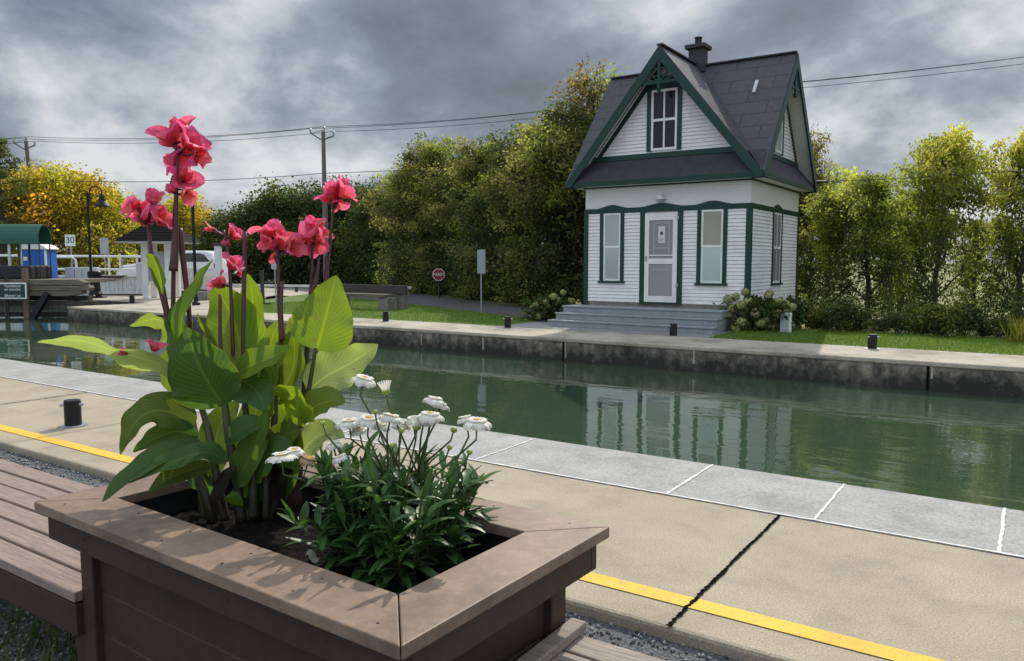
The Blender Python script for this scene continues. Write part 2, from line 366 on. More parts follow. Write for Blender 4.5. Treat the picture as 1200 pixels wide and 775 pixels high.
def canna_leaf_mat():
    m, t, b = M_('canna_leaf')
    uv = t.nodes.new('ShaderNodeUVMap'); sp = t.nodes.new('ShaderNodeSeparateXYZ'); t.links.new(uv.outputs[0], sp.inputs[0])
    u = mth(t, 'ABSOLUTE', mth(t, 'SUBTRACT', sp.outputs[0], 0.5)); v = sp.outputs[1]
    nz = t.nodes.new('ShaderNodeTexNoise'); nz.inputs['Scale'].default_value = 5; nz.inputs['Detail'].default_value = 5
    tc = t.nodes.new('ShaderNodeTexCoord'); t.links.new(tc.outputs['Object'], nz.inputs[0])
    ph = mth(t, 'ADD', mth(t, 'SUBTRACT', mth(t, 'MULTIPLY', v, 95.0), mth(t, 'MULTIPLY', mth(t, 'POWER', u, 0.7), 62.0)), mth(t, 'MULTIPLY', nz.outputs[0], 3.0))
    vein = mth(t, 'POWER', mth(t, 'ADD', mth(t, 'MULTIPLY', mth(t, 'SINE', ph), 0.5), 0.5), 3.0)
    mid = mth(t, 'SUBTRACT', 1.0, mth(t, 'MULTIPLY', u, 26.0), clamp=True)
    a = t.nodes.new('ShaderNodeAttribute'); a.attribute_name = 'tint'
    mx = t.nodes.new('ShaderNodeMix'); mx.data_type = 'RGBA'
    t.links.new(mth(t, 'ADD', mth(t, 'MULTIPLY', vein, 0.26), mth(t, 'MULTIPLY', mid, 0.85), clamp=True), mx.inputs['Factor'])
    t.links.new(a.outputs['Color'], mx.inputs['A'])
    vs = t.nodes.new('ShaderNodeVectorMath'); vs.operation = 'MULTIPLY_ADD'; vs.inputs[1].default_value = (1.6, 1.45, 1.4); vs.inputs[2].default_value = (0.03, 0.03, 0.01)
    t.links.new(a.outputs['Color'], vs.inputs[0]); t.links.new(vs.outputs[0], mx.inputs['B'])
    mr = t.nodes.new('ShaderNodeMapRange'); mr.inputs[1].default_value = 0.3; mr.inputs[2].default_value = 0.7; mr.inputs[3].default_value = 0.8; mr.inputs[4].default_value = 1.2
    t.links.new(nz.outputs[0], mr.inputs[0])
    sc = t.nodes.new('ShaderNodeVectorMath'); sc.operation = 'SCALE'; t.links.new(mx.outputs['Result'], sc.inputs[0]); t.links.new(mr.outputs[0], sc.inputs['Scale'])
    sp2 = t.nodes.new('ShaderNodeTexNoise'); sp2.inputs['Scale'].default_value = 38; sp2.inputs['Detail'].default_value = 2; t.links.new(tc.outputs['Object'], sp2.inputs[0])
    edge = mth(t, 'MULTIPLY', mth(t, 'GREATER_THAN', mth(t, 'ADD', u, mth(t, 'MULTIPLY', nz.outputs[0], 0.05)), 0.515), 0.75)
    spot = mth(t, 'ADD', mth(t, 'GREATER_THAN', sp2.outputs[0], 0.735), edge, clamp=True)
    mb2 = t.nodes.new('ShaderNodeMix'); mb2.data_type = 'RGBA'; t.links.new(spot, mb2.inputs['Factor']); t.links.new(sc.outputs[0], mb2.inputs['A']); mb2.inputs['B'].default_value = (0.16, 0.12, 0.035, 1)
    col = mb2.outputs['Result']
    t.links.new(col, b.inputs['Base Color']); b.inputs['Roughness'].default_value = 0.46; b.inputs['Specular IOR Level'].default_value = 0.32
    bp = t.nodes.new('ShaderNodeBump'); bp.inputs['Strength'].default_value = 0.35; bp.inputs['Distance'].default_value = 0.003
    t.links.new(mth(t, 'SUBTRACT', vein, mth(t, 'MULTIPLY', mid, 2.0)), bp.inputs['Height']); t.links.new(bp.outputs[0], b.inputs['Normal'])
    tr = t.nodes.new('ShaderNodeBsdfTranslucent'); vm = t.nodes.new('ShaderNodeVectorMath'); vm.operation = 'MULTIPLY'; vm.inputs[1].default_value = (2.3, 2.1, 1.0)
    t.links.new(col, vm.inputs[0]); t.links.new(vm.outputs[0], tr.inputs[0])
    ms = t.nodes.new('ShaderNodeMixShader'); ms.inputs[0].default_value = 0.45
    t.links.new(b.outputs[0], ms.inputs[1]); t.links.new(tr.outputs[0], ms.inputs[2]); t.links.new(ms.outputs[0], t.nodes['Material Output'].inputs[0])
    return m
M['canna_leaf'] = canna_leaf_mat()

def water_mat():
    m, t, b = M_('canal_water')
    tc = t.nodes.new('ShaderNodeTexCoord')
    nz = t.nodes.new('ShaderNodeTexNoise'); nz.inputs['Scale'].default_value = 0.35; nz.inputs['Detail'].default_value = 4
    t.links.new(tc.outputs['Object'], nz.inputs[0])
    r = t.nodes.new('ShaderNodeValToRGB'); r.color_ramp.elements[0].color = (0.037, 0.064, 0.037, 1); r.color_ramp.elements[1].color = (0.048, 0.079, 0.046, 1)
    t.links.new(nz.outputs[0], r.inputs[0]); t.links.new(r.outputs[0], b.inputs['Base Color'])
    b.inputs['Roughness'].default_value = 0.02; b.inputs['IOR'].default_value = 1.6; b.inputs['Specular IOR Level'].default_value = 0.9
    mp = t.nodes.new('ShaderNodeMapping'); mp.inputs['Scale'].default_value = (0.55, 1.6, 1); mp.inputs['Rotation'].default_value = (0, 0, 0.25); t.links.new(tc.outputs['Object'], mp.inputs[0])
    a = t.nodes.new('ShaderNodeTexNoise'); a.inputs['Scale'].default_value = 1.6; a.inputs['Detail'].default_value = 3; a.inputs['Roughness'].default_value = 0.5; a.inputs['Distortion'].default_value = 0.6
    c = t.nodes.new('ShaderNodeTexNoise'); c.inputs['Scale'].default_value = 7.0; c.inputs['Detail'].default_value = 2
    t.links.new(mp.outputs[0], a.inputs[0]); t.links.new(mp.outputs[0], c.inputs[0])
    hsum = mth(t, 'ADD', a.outputs[0], mth(t, 'MULTIPLY', c.outputs[0], 0.10))
    bp = t.nodes.new('ShaderNodeBump'); bp.inputs['Distance'].default_value = 0.06
    sx = t.nodes.new('ShaderNodeSeparateXYZ'); t.links.new(tc.outputs['Object'], sx.inputs[0])
    wp = t.nodes.new('ShaderNodeMapRange'); wp.interpolation_type = 'SMOOTHSTEP'; wp.inputs[1].default_value = -5.0; wp.inputs[2].default_value = -1.5; wp.inputs[3].default_value = 0.075; wp.inputs[4].default_value = 0.13
    t.links.new(mth(t, 'ADD', sx.outputs[0], mth(t, 'MULTIPLY', nz.outputs[0], 2.0)), wp.inputs[0]); t.links.new(wp.outputs[0], bp.inputs['Strength'])   # a breeze ruffles the right hand reach
    t.links.new(hsum, bp.inputs['Height']); t.links.new(bp.outputs[0], b.inputs['Normal'])
    return m
M['water'] = water_mat()

def wall_mat():
    m, t, b = M_('stained_lock_wall')
    tc = t.nodes.new('ShaderNodeTexCoord')
    mp = t.nodes.new('ShaderNodeMapping'); mp.inputs['Scale'].default_value = (1, 1, 0.8); t.links.new(tc.outputs['Object'], mp.inputs[0])
    a = t.nodes.new('ShaderNodeTexNoise'); a.inputs['Scale'].default_value = 5.5; a.inputs['Detail'].default_value = 8; a.inputs['Roughness'].default_value = 0.7
    t.links.new(mp.outputs[0], a.inputs[0])
    g = t.nodes.new('ShaderNodeTexNoise'); g.inputs['Scale'].default_value = 0.7; g.inputs['Detail'].default_value = 3; t.links.new(tc.outputs['Object'], g.inputs[0])
    sp = t.nodes.new('ShaderNodeSeparateXYZ'); t.links.new(tc.outputs['Object'], sp.inputs[0])
    wl = t.nodes.new('ShaderNodeMapRange'); wl.inputs[1].default_value = -0.5; wl.inputs[2].default_value = -0.1; wl.inputs[3].default_value = -0.18; wl.inputs[4].default_value = 0.06
    t.links.new(sp.outputs[2], wl.inputs[0])               # algae line: dark below, paler above
    f = mth(t, 'ADD', mth(t, 'ADD', a.outputs[0], mth(t, 'MULTIPLY', mth(t, 'SUBTRACT', g.outputs[0], 0.5), 0.5)), wl.outputs[0])
    r = t.nodes.new('ShaderNodeValToRGB'); e = r.color_ramp.elements
    e[0].position = 0.36; e[0].color = (0.028, 0.026, 0.022, 1); e[1].position = 0.70; e[1].color = (0.30, 0.265, 0.21, 1)
    x = e.new(0.52); x.color = (0.115, 0.102, 0.082, 1)
    t.links.new(f, r.inputs[0]); t.links.new(r.outputs[0], b.inputs['Base Color']); b.inputs['Roughness'].default_value = 0.9
    bp = t.nodes.new('ShaderNodeBump'); bp.inputs['Strength'].default_value = 0.6; bp.inputs['Distance'].default_value = 0.02
    t.links.new(a.outputs[0], bp.inputs['Height']); t.links.new(bp.outputs[0], b.inputs['Normal'])
    return m
M['wall'] = wall_mat()

def chevron_mat():
    m, t, b = M_('white_chevron_boarding')
    tc = t.nodes.new('ShaderNodeTexCoord'); sp = t.nodes.new('ShaderNodeSeparateXYZ'); t.links.new(tc.outputs['Object'], sp.inputs[0])
    s = mth(t, 'ADD', sp.outputs[0], sp.outputs[1])
    tri = mth(t, 'PINGPONG', mth(t, 'ADD', s, 20.0), 0.30)
    q = mth(t, 'FRACT', mth(t, 'MULTIPLY', mth(t, 'ADD', mth(t, 'ADD', tri, sp.outputs[2]), 5.0), 15.0))
    groove = mth(t, 'LESS_THAN', q, 0.16)
    mx = t.nodes.new('ShaderNodeMix'); mx.data_type = 'RGBA'; t.links.new(groove, mx.inputs['Factor'])
    mx.inputs['A'].default_value = (0.78, 0.78, 0.76, 1); mx.inputs['B'].default_value = (0.42, 0.42, 0.41, 1)
    t.links.new(mx.outputs['Result'], b.inputs['Base Color']); b.inputs['Roughness'].default_value = 0.55
    bp = t.nodes.new('ShaderNodeBump'); bp.inputs['Strength'].default_value = 0.8; bp.inputs['Distance'].default_value = 0.01; bp.invert = True
    t.links.new(groove, bp.inputs['Height']); t.links.new(bp.outputs[0], b.inputs['Normal'])
    return m
M['chevron'] = chevron_mat()

def shingle_mat():
    m, t, b = M_('roof_sheets')
    tc = t.nodes.new('ShaderNodeTexCoord')
    uv = t.nodes.new('ShaderNodeUVMap')
    br = t.nodes.new('ShaderNodeTexBrick'); br.offset = 0.5
    br.inputs['Scale'].default_value = 1.0; br.inputs['Brick Width'].default_value = 1.05; br.inputs['Row Height'].default_value = 0.42
    br.inputs['Mortar Size'].default_value = 0.010; br.inputs['Mortar Smooth'].default_value = 0.3; br.inputs['Bias'].default_value = 0.0
    br.inputs['Color1'].default_value = (0.056, 0.055, 0.062, 1); br.inputs['Color2'].default_value = (0.050, 0.049, 0.056, 1); br.inputs['Mortar'].default_value = (0.014, 0.014, 0.018, 1)
    t.links.new(uv.outputs[0], br.inputs[0])
    nz = t.nodes.new('ShaderNodeTexNoise'); nz.inputs['Scale'].default_value = 9; nz.inputs['Detail'].default_value = 8; nz.inputs['Roughness'].default_value = 0.7; t.links.new(tc.outputs['Object'], nz.inputs[0])
    mr = t.nodes.new('ShaderNodeMapRange'); mr.inputs[1].default_value = 0.3; mr.inputs[2].default_value = 0.7; mr.inputs[3].default_value = 0.75; mr.inputs[4].default_value = 1.25; t.links.new(nz.outputs[0], mr.inputs[0])
    vm = t.nodes.new('ShaderNodeVectorMath'); vm.operation = 'SCALE'; t.links.new(br.outputs[0], vm.inputs[0]); t.links.new(mr.outputs[0], vm.inputs['Scale'])
    t.links.new(vm.outputs[0], b.inputs['Base Color']); b.inputs['Roughness'].default_value = 0.6
    bp = t.nodes.new('ShaderNodeBump'); bp.inputs['Strength'].default_value = 0.6; bp.inputs['Distance'].default_value = 0.02; bp.invert = True
    t.links.new(br.outputs['Fac'], bp.inputs['Height']); t.links.new(bp.outputs[0], b.inputs['Normal'])
    return m
M['shingle'] = shingle_mat()
def pane_mat(name, col, rough=0.06):
    m, t, b = M_(name)
    tc = t.nodes.new('ShaderNodeTexCoord'); nz = t.nodes.new('ShaderNodeTexNoise'); nz.inputs['Scale'].default_value = 2.2; nz.inputs['Detail'].default_value = 2; t.links.new(tc.outputs['Object'], nz.inputs[0])
    r = t.nodes.new('ShaderNodeValToRGB'); r.color_ramp.elements[0].color = (*[c * 0.88 for c in col], 1); r.color_ramp.elements[1].color = (*[c * 1.1 for c in col], 1)
    t.links.new(nz.outputs[0], r.inputs[0]); t.links.new(r.outputs[0], b.inputs['Base Color'])
    b.inputs['Roughness'].default_value = 0.5; b.inputs['Coat Weight'].default_value = 1.0; b.inputs['Coat Roughness'].default_value = rough
    return m
M['pane_dark'] = pane_mat('dark_glass', (0.010, 0.013, 0.022))
M['pane_dark'].node_tree.nodes['Principled BSDF'].inputs['Coat Weight'].default_value = 0.25; M['pane_dark'].node_tree.nodes['Principled BSDF'].inputs['Specular IOR Level'].default_value = 0.1
M['pane_blind'] = pane_mat('glass_over_grey_blind', (0.36, 0.39, 0.37))
M['pane_tan'] = pane_mat('glass_over_tan_blind', (0.25, 0.23, 0.17))
M['pane_pale'] = pane_mat('glass_over_pale_blind', (0.42, 0.50, 0.49))
M['pane_screen'] = pane_mat('door_screen', (0.20, 0.205, 0.205), 0.3)
M['pane_sub'] = pane_mat('inner_door', (0.25, 0.255, 0.265), 0.25)
M['car_glass'] = pane_mat('car_glass', (0.012, 0.014, 0.018))

def text_part(body, size, mat, parent, loc, rot=(PI / 2, 0, 0), name='lettering', align='CENTER', depth=0.0015):
    cu = bpy.data.curves.new(name, 'FONT'); cu.body = body; cu.size = size; cu.align_x = align; cu.align_y = 'CENTER'; cu.extrude = depth
    tmp = bpy.data.objects.new('tmp', cu); COL.objects.link(tmp)
    dg = bpy.context.evaluated_depsgraph_get()
    me = bpy.data.meshes.new_from_object(tmp.evaluated_get(dg)); me.name = name
    bpy.data.objects.remove(tmp)
    me.materials.clear(); me.materials.append(mat)
    o = bpy.data.objects.new(name, me); COL.objects.link(o); o.parent = parent; o.location = loc; o.rotation_euler = rot
    return o

# ------------------------------------------------------------------ the setting: ground, canal, walkway, quay, road
WZ = -0.48                                                # water level
Y_EDGE, Y_COP, Y_CON, Y_FAR = 5.86, 4.93, 3.11, 14.0
def sheet(name, poly, z, mat):
    o = MB().add([(x, y, z) for x, y in poly], [tuple(range(len(poly)))]).build(name, mat)
    return struct(o)
def slab(name, x0, x1, y0, y1, z0, z1, mat, bevel=0.0):
    return struct(MB().box(x0, x1, y0, y1, z0, z1).build(name, mat, bevel=bevel))
sheet('gravel_ground', [(-300, -300), (300, -300), (300, Y_CON + 0.3), (-300, Y_CON + 0.3)], -0.06, M['gravel'])
slab('walkway', -120, 60, Y_CON, Y_COP, -0.4, 0.0, M['concrete'], 0.02)
slab('coping', -120, 60, Y_COP, Y_EDGE + 0.02, -0.5, 0.004, M['coping'], 0.012)
sheet('yellow_line', [(-120, 3.335), (60, 3.335), (60, 3.45), (-120, 3.45)], 0.005, M['yellow'])
rnd = random.Random(5)
def ragged_strip(x, y0, y1, w, z, n=150):
    l, r = [], []
    wob = 0.0
    for i in range(n + 1):
        y = y0 + (y1 - y0) * i / n
        wob = wob * .9 + rnd.uniform(-.05, .05) * w; x_ = x; x = x + wob
        l.append((x - w * (0.5 + rnd.uniform(-0.25, 0.3)), y, z)); r.append((x + w * (0.5 + rnd.uniform(-0.3, 0.4)), y, z)); x = x_
    return [l, r]
jm = MB()
for x, w in ((-1.26, 0.018), (-9.52, 0.02), (-17.8, 0.02), (7.0, 0.026)):
    jm.grid(ragged_strip(x, Y_CON - 0.005, Y_COP - 0.02, w, 0.0075))
for x in (-3.35, -5.4, -7.42, -11.6, -13.7, 0.8, 2.9):
    if x < -6: jm.grid(ragged_strip(x, Y_CON, Y_COP - 0.02, 0.006, 0.0065, 20))
struct(jm.build('walkway_joint', M['crack']))
mm = MB()
for x in (-3.67, -2.03, -1.06, -0.09, 0.9, -5.3, -6.9, -8.4, -10.03, -10.9, -11.8, -13.2, -15, -17):
    mm.grid(ragged_strip(x, Y_COP + 0.01, Y_EDGE, 0.016, 0.0085, 24))
l = [[], []]
for i in range(500):
    x = -20 + 24 * i / 500
    l[0].append((x, Y_COP - 0.006 - rnd.uniform(0, 0.006), 0.0085)); l[1].append((x, Y_COP + 0.006 + rnd.uniform(-0.004, 0.008), 0.0085))
mm.grid(l)
struct(mm.build('coping_joint', M['mortar']))
sheet('water', [(-400, Y_EDGE - 0.2), (300, Y_EDGE - 0.2), (300, 17.5), (-400, 17.5)], WZ, M['water'])
tag(MB().box(-120, 60, Y_EDGE - 0.25, Y_EDGE - 0.02, -2.5, -0.5).build('canal_wall', M['wall']), 'near canal wall under the grey coping stones', 'wall')
# far bank
XC = -28.2                                                # quay corner
cw = thing('canal_wall', 'stained concrete wall of the far canal bank', 'wall', (0, 0, 0))
MB().add([(XC, Y_FAR, -2.5), (120, Y_FAR, -2.5), (120, Y_FAR, -0.075), (XC, Y_FAR, -0.075), (XC, 17.3, -2.5), (XC, 17.3, -0.075)], [(0, 1, 2, 3), (4, 0, 3, 5)]).build('wall_face', M['wall'], cw)
pj = MB()
for x in (-8.1, -1.35, -14.9, -21.5, 5.4):
    pj.box(x - 0.02, x + 0.02, Y_FAR - 0.012, Y_FAR + 0.002, -0.5, -0.076)
pj.build('wall_joint', M['crack'], cw)
pj = MB()
for x, h in ((-8.08, 0.33), (-1.33, 0.2), (-12.0, 0.3), (-10.2, 0.3), (-5.3, 0.25)):
    pj.box(x + 0.02, x + 0.05, Y_FAR - 0.006, Y_FAR + 0.002, -0.08 - h, -0.08)
pj.build('mortar_streak', M['quay'], cw)
bw = tag(MB().box(-200, XC - 0.002, 17.0, 17.3, -2.5, -0.02).build('canal_wall', M['wall']), 'dark back wall behind the timber pier at far left', 'wall')
slab('quay', XC - 0.03, 120, Y_FAR - 0.03, 15.75, -0.08, 0.0, M['quay'], 0.02)
struct(MB().add([(XC - .03, 15.75, -0.004), (XC - .03, 24, -0.004), (-29.5, 24, -0.004), (-29.5, 26, -0.004), (-26, 20.2, -0.004), (-22, 15.75, -0.004)], [(0, 5, 4, 3, 2, 1)]).build('quay_apron', M['quay']))
struct(MB().add([(XC - .03, 15.6, -0.04), (120, 15.6, -0.04), (120, 17.3, -0.04), (XC - .03, 17.3, -0.04)], [(0, 1, 2, 3)]).add([(-700, 17.3, -0.04), (700, 17.3, -0.04), (700, 900, -0.04), (-700, 900, -0.04)], [(0, 1, 2, 3)]).build('ground', M['dirt']))
sheet('quay_back', [(-60, 17.15), (XC - .03, 17.15), (-29.5, 27), (-60, 40)], -0.012, M['quay'])
lawn_L = [(-22, 15.75), (-10.9, 15.75), (-10.9, 18.0), (-12, 18.5), (-19, 21.7), (-30, 26.8), (-29.5, 26), (-26, 20.2)]
lawn_R = [(-5.6, 15.75), (60, 15.75), (60, 18.9), (-5.4, 18.9)]
sheet('lawn', lawn_L, 0.0, M['lawn'])
sheet('lawn', lawn_R, 0.0, M['lawn'])
sheet('path', [(-10.9, 15.75), (-5.6, 15.75), (-5.6, 17.6), (-10.9, 17.6)], 0.002, M['path'])
sheet('road', [(-90, 48), (-45, 34.5), (-30, 27), (-19, 21.7), (-12, 18.5), (-10.6, 18.2), (-10.6, 23), (-13.6, 22.2), (-25.9, 29.8), (-42, 39), (-90, 62)], -0.010, M['asphalt'])

# grass blades on the lawns and weeds under the bench
def in_poly(x, y, poly):
    c = False; n = len(poly)
    for i in range(n):
        x1, y1 = poly[i]; x2, y2 = poly[(i + 1) % n]
        if (y1 > y) != (y2 > y) and x < (x2 - x1) * (y - y1) / (y2 - y1) + x1: c = not c
    return c
def blades(name, pts, hmin, hmax, w, cols, seed):
    r = np.random.default_rng(seed); n = len(pts)
    p = np.array(pts); h = r.uniform(hmin, hmax, n); a = r.uniform(0, 2 * PI, n); lean = r.uniform(0.1, 0.7, n) * h; b = r.uniform(0, 2 * PI, n)
    v = np.zeros((n, 3, 3))
    v[:, 0] = p + np.stack([np.cos(a) * w, np.sin(a) * w, np.zeros(n)], 1)
    v[:, 1] = p - np.stack([np.cos(a) * w, np.sin(a) * w, np.zeros(n)], 1)
    v[:, 2] = p + np.stack([np.cos(b) * lean, np.sin(b) * lean, h], 1)
    t = np.array(cols)[r.integers(0, len(cols), n)] * r.uniform(0.75, 1.25, (n, 1))
    me = arr_mesh(name, v.reshape(-1, 3), np.arange(3 * n).reshape(n, 3), M['grass'], np.repeat(t, 3, 0))
    o = bpy.data.objects.new(name, me); COL.objects.link(o); return struct(o, 'stuff')
pts = []
while len(pts) < 30000:
    x, y = rnd.uniform(-24, -10.9), rnd.uniform(15.7, 24)
    if in_poly(x, y, lawn_L): pts.append((x, y, 0.0))
while len(pts) < 56000:
    x, y = rnd.uniform(-5.6, 4.5), rnd.uniform(15.7, 18.8)
    pts.append((x, y, 0.0))
blades('grass', pts, 0.025, 0.075, 0.006, [(0.13, 0.21, 0.025), (0.105, 0.18, 0.022), (0.16, 0.225, 0.035)], 3)
pts = [(rnd.gauss(-2.7, 0.55), rnd.gauss(1.75, 0.3), -0.06) for _ in range(1500)] + [(rnd.gauss(-3.6, 0.5), rnd.gauss(2.1, 0.3), -0.06) for _ in range(1500)]
blades('weeds', pts, 0.03, 0.14, 0.006, [(0.07, 0.11, 0.02), (0.14, 0.14, 0.03), (0.05, 0.09, 0.02)], 4)
# loose stone chips
g = np.random.default_rng(8); n = 15000
ctr = np.stack([g.uniform(-9.5, 0.6, n), g.uniform(1.3, Y_CON - 0.01, n), np.full(n, -0.055)], 1)
rad = g.uniform(0.005, 0.013, n)
octa = np.array([[1, 0, 0], [-1, 0, 0], [0, 1, 0], [0, -1, 0], [0, 0, 1], [0, 0, -1]], float)
of = np.array([[0, 2, 4], [2, 1, 4], [1, 3, 4], [3, 0, 4], [2, 0, 5], [1, 2, 5], [3, 1, 5], [0, 3, 5]])
v = ctr[:, None, :] + octa[None] * rad[:, None, None] * g.uniform(0.6, 1.3, (n, 6, 1)) + g.normal(0, 0.0015, (n, 6, 3))
me = arr_mesh('gravel', v.reshape(-1, 3), (of[None] + 6 * np.arange(n)[:, None, None]).reshape(-1, 3), M['stone_bit'])
go = bpy.data.objects.new('gravel', me); COL.objects.link(go); struct(go, 'stuff')

# ------------------------------------------------------------------ the little house
HX, HY, HW = -7.5, 19.8, 2.1                              # centre and half width
def build_house():
    H = thing('house', 'small white clapboard house with green trim and steep dark cross gabled roof', 'house', (HX, HY, 0))
    z0, zb, zt = 0.58, 2.80, 3.42
    b = MB(); b.box(-HW + .01, HW - .01, -HW + .01, HW - .01, 0.05, 3.5); b.build('wall_core', M['white'], H)
    b = MB(); b.box(-HW + .004, HW - .004, -HW + .004, HW - .004, -0.05, z0 - .01); b.build('foundation', M['rough_concrete'], H)
    # clapboards, one course at a time, on the four walls
    def face(side, u, d, z):                             # side 0 front(-y) 1 right(+x) 2 back 3 left
        return {0: (u, -HW - d, z), 1: (HW + d, u, z), 2: (-u, HW + d, z), 3: (-HW - d, -u, z)}[side]
    OPEN = {0: [(-1.345 - .24, -1.345 + .24, 1.10, 2.79), (1.23 - .265, 1.23 + .265, 1.08, 2.79), (-.45, .39, .5, 2.79)], 1: [(.07 - .335, .07 + .335, 1.05, 2.79)], 3: [(-.28, .28, 1.1, 2.79)]}
    cl = MB(); nco = 27; ch = (zb + 0.1 - z0) / nco
    for s in range(4):
        for i in range(nco):
            za = z0 + i * ch
            cuts = sorted((u0, u1) for u0, u1, a_, b_ in OPEN.get(s, []) if a_ < za + ch * .6 and b_ > za + ch * .4)
            segs, u_ = [], -HW
            for c0, c1 in cuts: segs.append((u_, c0)); u_ = c1
            segs.append((u_, HW))
            for ua, ub in segs:
                P = [face(s, u, d, z) for u, d, z in ((ua, -.004, za + .008), (ub, -.004, za + .008), (ub, 0.024, za + .008), (ua, 0.024, za + .008), (ua, 0.008, za + ch + .001), (ub, 0.008, za + ch + .001))]
                cl.add(P, [(0, 1, 2, 3), (3, 2, 5, 4)])
    cl.build('clapboard_siding', M['white'], H)
    # boards on a wall face
    def board(mb, s, u0, u1, za, zb_, d0, d1, mi=0):
        P = [face(s, u, d, z) for u, d, z in ((u0, d0, za), (u1, d0, za), (u1, d0, zb_), (u0, d0, zb_), (u0, d1, za), (u1, d1, za), (u1, d1, zb_), (u0, d1, zb_))]
        mb.add(P, [(0, 1, 2, 3), (4, 7, 6, 5), (0, 4, 5, 1), (1, 5, 6, 2), (2, 6, 7, 3), (3, 7, 4, 0)], mi)
    for sx in (-1, 1):
        for sy in (-1, 1):
            c = MB(); e = HW + 0.034; w = 0.12
            c.box(sx * (e - w) if sx > 0 else -e, e if sx > 0 else -e + w, sy * (e - w) if sy > 0 else -e, e if sy > 0 else -e + w, 0.50, zb + .02)
            c.build('corner_board', M['green'], H)
    # belt: green band whose top rises to a peak over each opening
    def belt(s, peaks):
        top = []
        n = 120
        for i in range(n + 1):
            u = -HW - .03 + (2 * HW + .06) * i / n
            r = 0.0
            for c, w_ in peaks:
                t = abs(u - c) / w_
                if t < 1: r = max(r, (0.5 + 0.5 * math.cos(PI * t)) * 0.085)
            top.append((u, 2.905 + r))
        for d0, d1 in ((0.0, 0.032),):
            mb = MB(); nn = len(top)
            P = [face(s, u, d1, z) for u, z in top] + [face(s, u, d1, zb - .015) for u, z in top] + [face(s, u, -.01, z) for u, z in top] + [face(s, u, -.01, zb - .015) for u, z in top]
            F = []
            for i in range(nn - 1):
                F += [(i, i + 1, nn + i + 1, nn + i), (i, 2 * nn + i, 2 * nn + i + 1, i + 1), (nn + i, nn + i + 1, 3 * nn + i + 1, 3 * nn + i)]
            mb.add(P, F); mb.build('belt_board', M['green'], H)
    belt(0, [(-1.345, .45), (-0.03, .6), (1.23, .5)]); belt(1, [(0.07, .45)]); belt(2, []); belt(3, [(0.0, .45)])
    for s in range(4):
        fz = MB(); board(fz, s, -HW - .006, HW + .006, 2.85, zt + .06, -.01, 0.008); fz.build('frieze', M['chevron'], H)
        fb = MB(); board(fb, s, -HW - .05, HW + .05, zt - .01, zt + .13, -.01, 0.05); fb.build('frieze_board', M['green'], H)
    # windows
    def window(s, uc, w, za, zc, panes, muntin=False, trim=0.10, sill=True, topbar=False):
        f = MB(); t = trim
        board(f, s, uc - w/2 - t, uc - w/2, za, zc, -.01, 0.036); board(f, s, uc + w/2, uc + w/2 + t, za, zc, -.01, 0.036)
        if topbar: board(f, s, uc - w/2 - t, uc + w/2 + t, zc, zc + .09, -.01, 0.036)
        if sill: board(f, s, uc - w/2 - t - .03, uc + w/2 + t + .03, za - .05, za, -.01, 0.075)
        fo = f.build('window', M['green'], H)
        sw = 0.045; zm = (za + zc) / 2
        sh = MB()
        for (a, c, d) in ((za, zm + .02, 0.022), (zm - .02, zc, 0.030)):
            board(sh, s, uc - w/2 + .002, uc - w/2 + sw, a + .002, c, 0.0, d); board(sh, s, uc + w/2 - sw, uc + w/2 - .002, a + .002, c, 0.0, d)
            board(sh, s, uc - w/2 + sw, uc + w/2 - sw, a + .002, a + sw + .01, 0.0, d - .001); board(sh, s, uc - w/2 + sw, uc + w/2 - sw, c - sw, c - .001, 0.0, d - .001)
            if muntin: board(sh, s, uc - .013, uc + .013, a + sw, c - sw, 0.0, d - .003)
        sh.build('sash', M['white'], fo)
        for (a, c), pm in zip(((za + .03, zm), (zm, zc - .03)), panes):
            p = MB(); board(p, s, uc - w/2 + .02, uc + w/2 - .02, a, c, 0.0, 0.0185 if a < zm - .1 else .0175); p.build('pane', M[pm], fo)
    window(0, -1.345, 0.47, 1.10, 2.785, ('pane_blind', 'pane_blind'))
    window(0, 1.23, 0.52, 1.08, 2.785, ('pane_pale', 'pane_tan'))
    window(1, 0.07, 0.66, 1.05, 2.785, ('pane_screen', 'pane_screen'), muntin=True)
    window(3, 0.0, 0.55, 1.10, 2.785, ('pane_blind', 'pane_blind'))
    # door
    d = MB(); uc, w = -0.03, 0.84
    board(d, 0, uc - w/2 - .13, uc - w/2, 0.55, 2.785, -.01, 0.036); board(d, 0, uc + w/2, uc + w/2 + .13, 0.55, 2.785, -.01, 0.036)
    board(d, 0, uc - w/2, uc + w/2, 0.555, 0.60, -.01, 0.055)
    dt = d.build('door_trim', M['green'], H)
    dr = MB()
    for u0, u1, za, zc in ((uc - w/2 + .004, uc - w/2 + .115, .605, 2.75), (uc + w/2 - .115, uc + w/2 - .004, .605, 2.75), (uc - w/2 + .115, uc + w/2 - .115, .605, .75), (uc - w/2 + .115, uc + w/2 - .115, 1.53, 1.66), (uc - w/2 + .115, uc + w/2 - .115, 2.58, 2.75)):
        board(dr, 0, u0, u1, za, zc, 0.0, 0.044 if u1 - u0 < .2 else .042)
    board(dr, 0, uc - w/2 + .115, uc + w/2 - .115, 1.72, 1.75, 0.0, 0.036)
    do = dr.build('door', M['white'], H)
    p = MB(); board(p, 0, uc - .30, uc + .30, 1.66, 2.58, 0.0, .022); p.build('pane', M['pane_screen'], do)
    p = MB(); board(p, 0, uc - .30, uc + .30, .75, 1.53, 0.0, .022); p.build('pane', M['pane_sub'], do)
    p = MB()
    board(p, 0, uc - .20, uc - .175, 1.76, 2.52, 0.02, .026); board(p, 0, uc + .19, uc + .215, 1.76, 2.52, 0.02, .026)
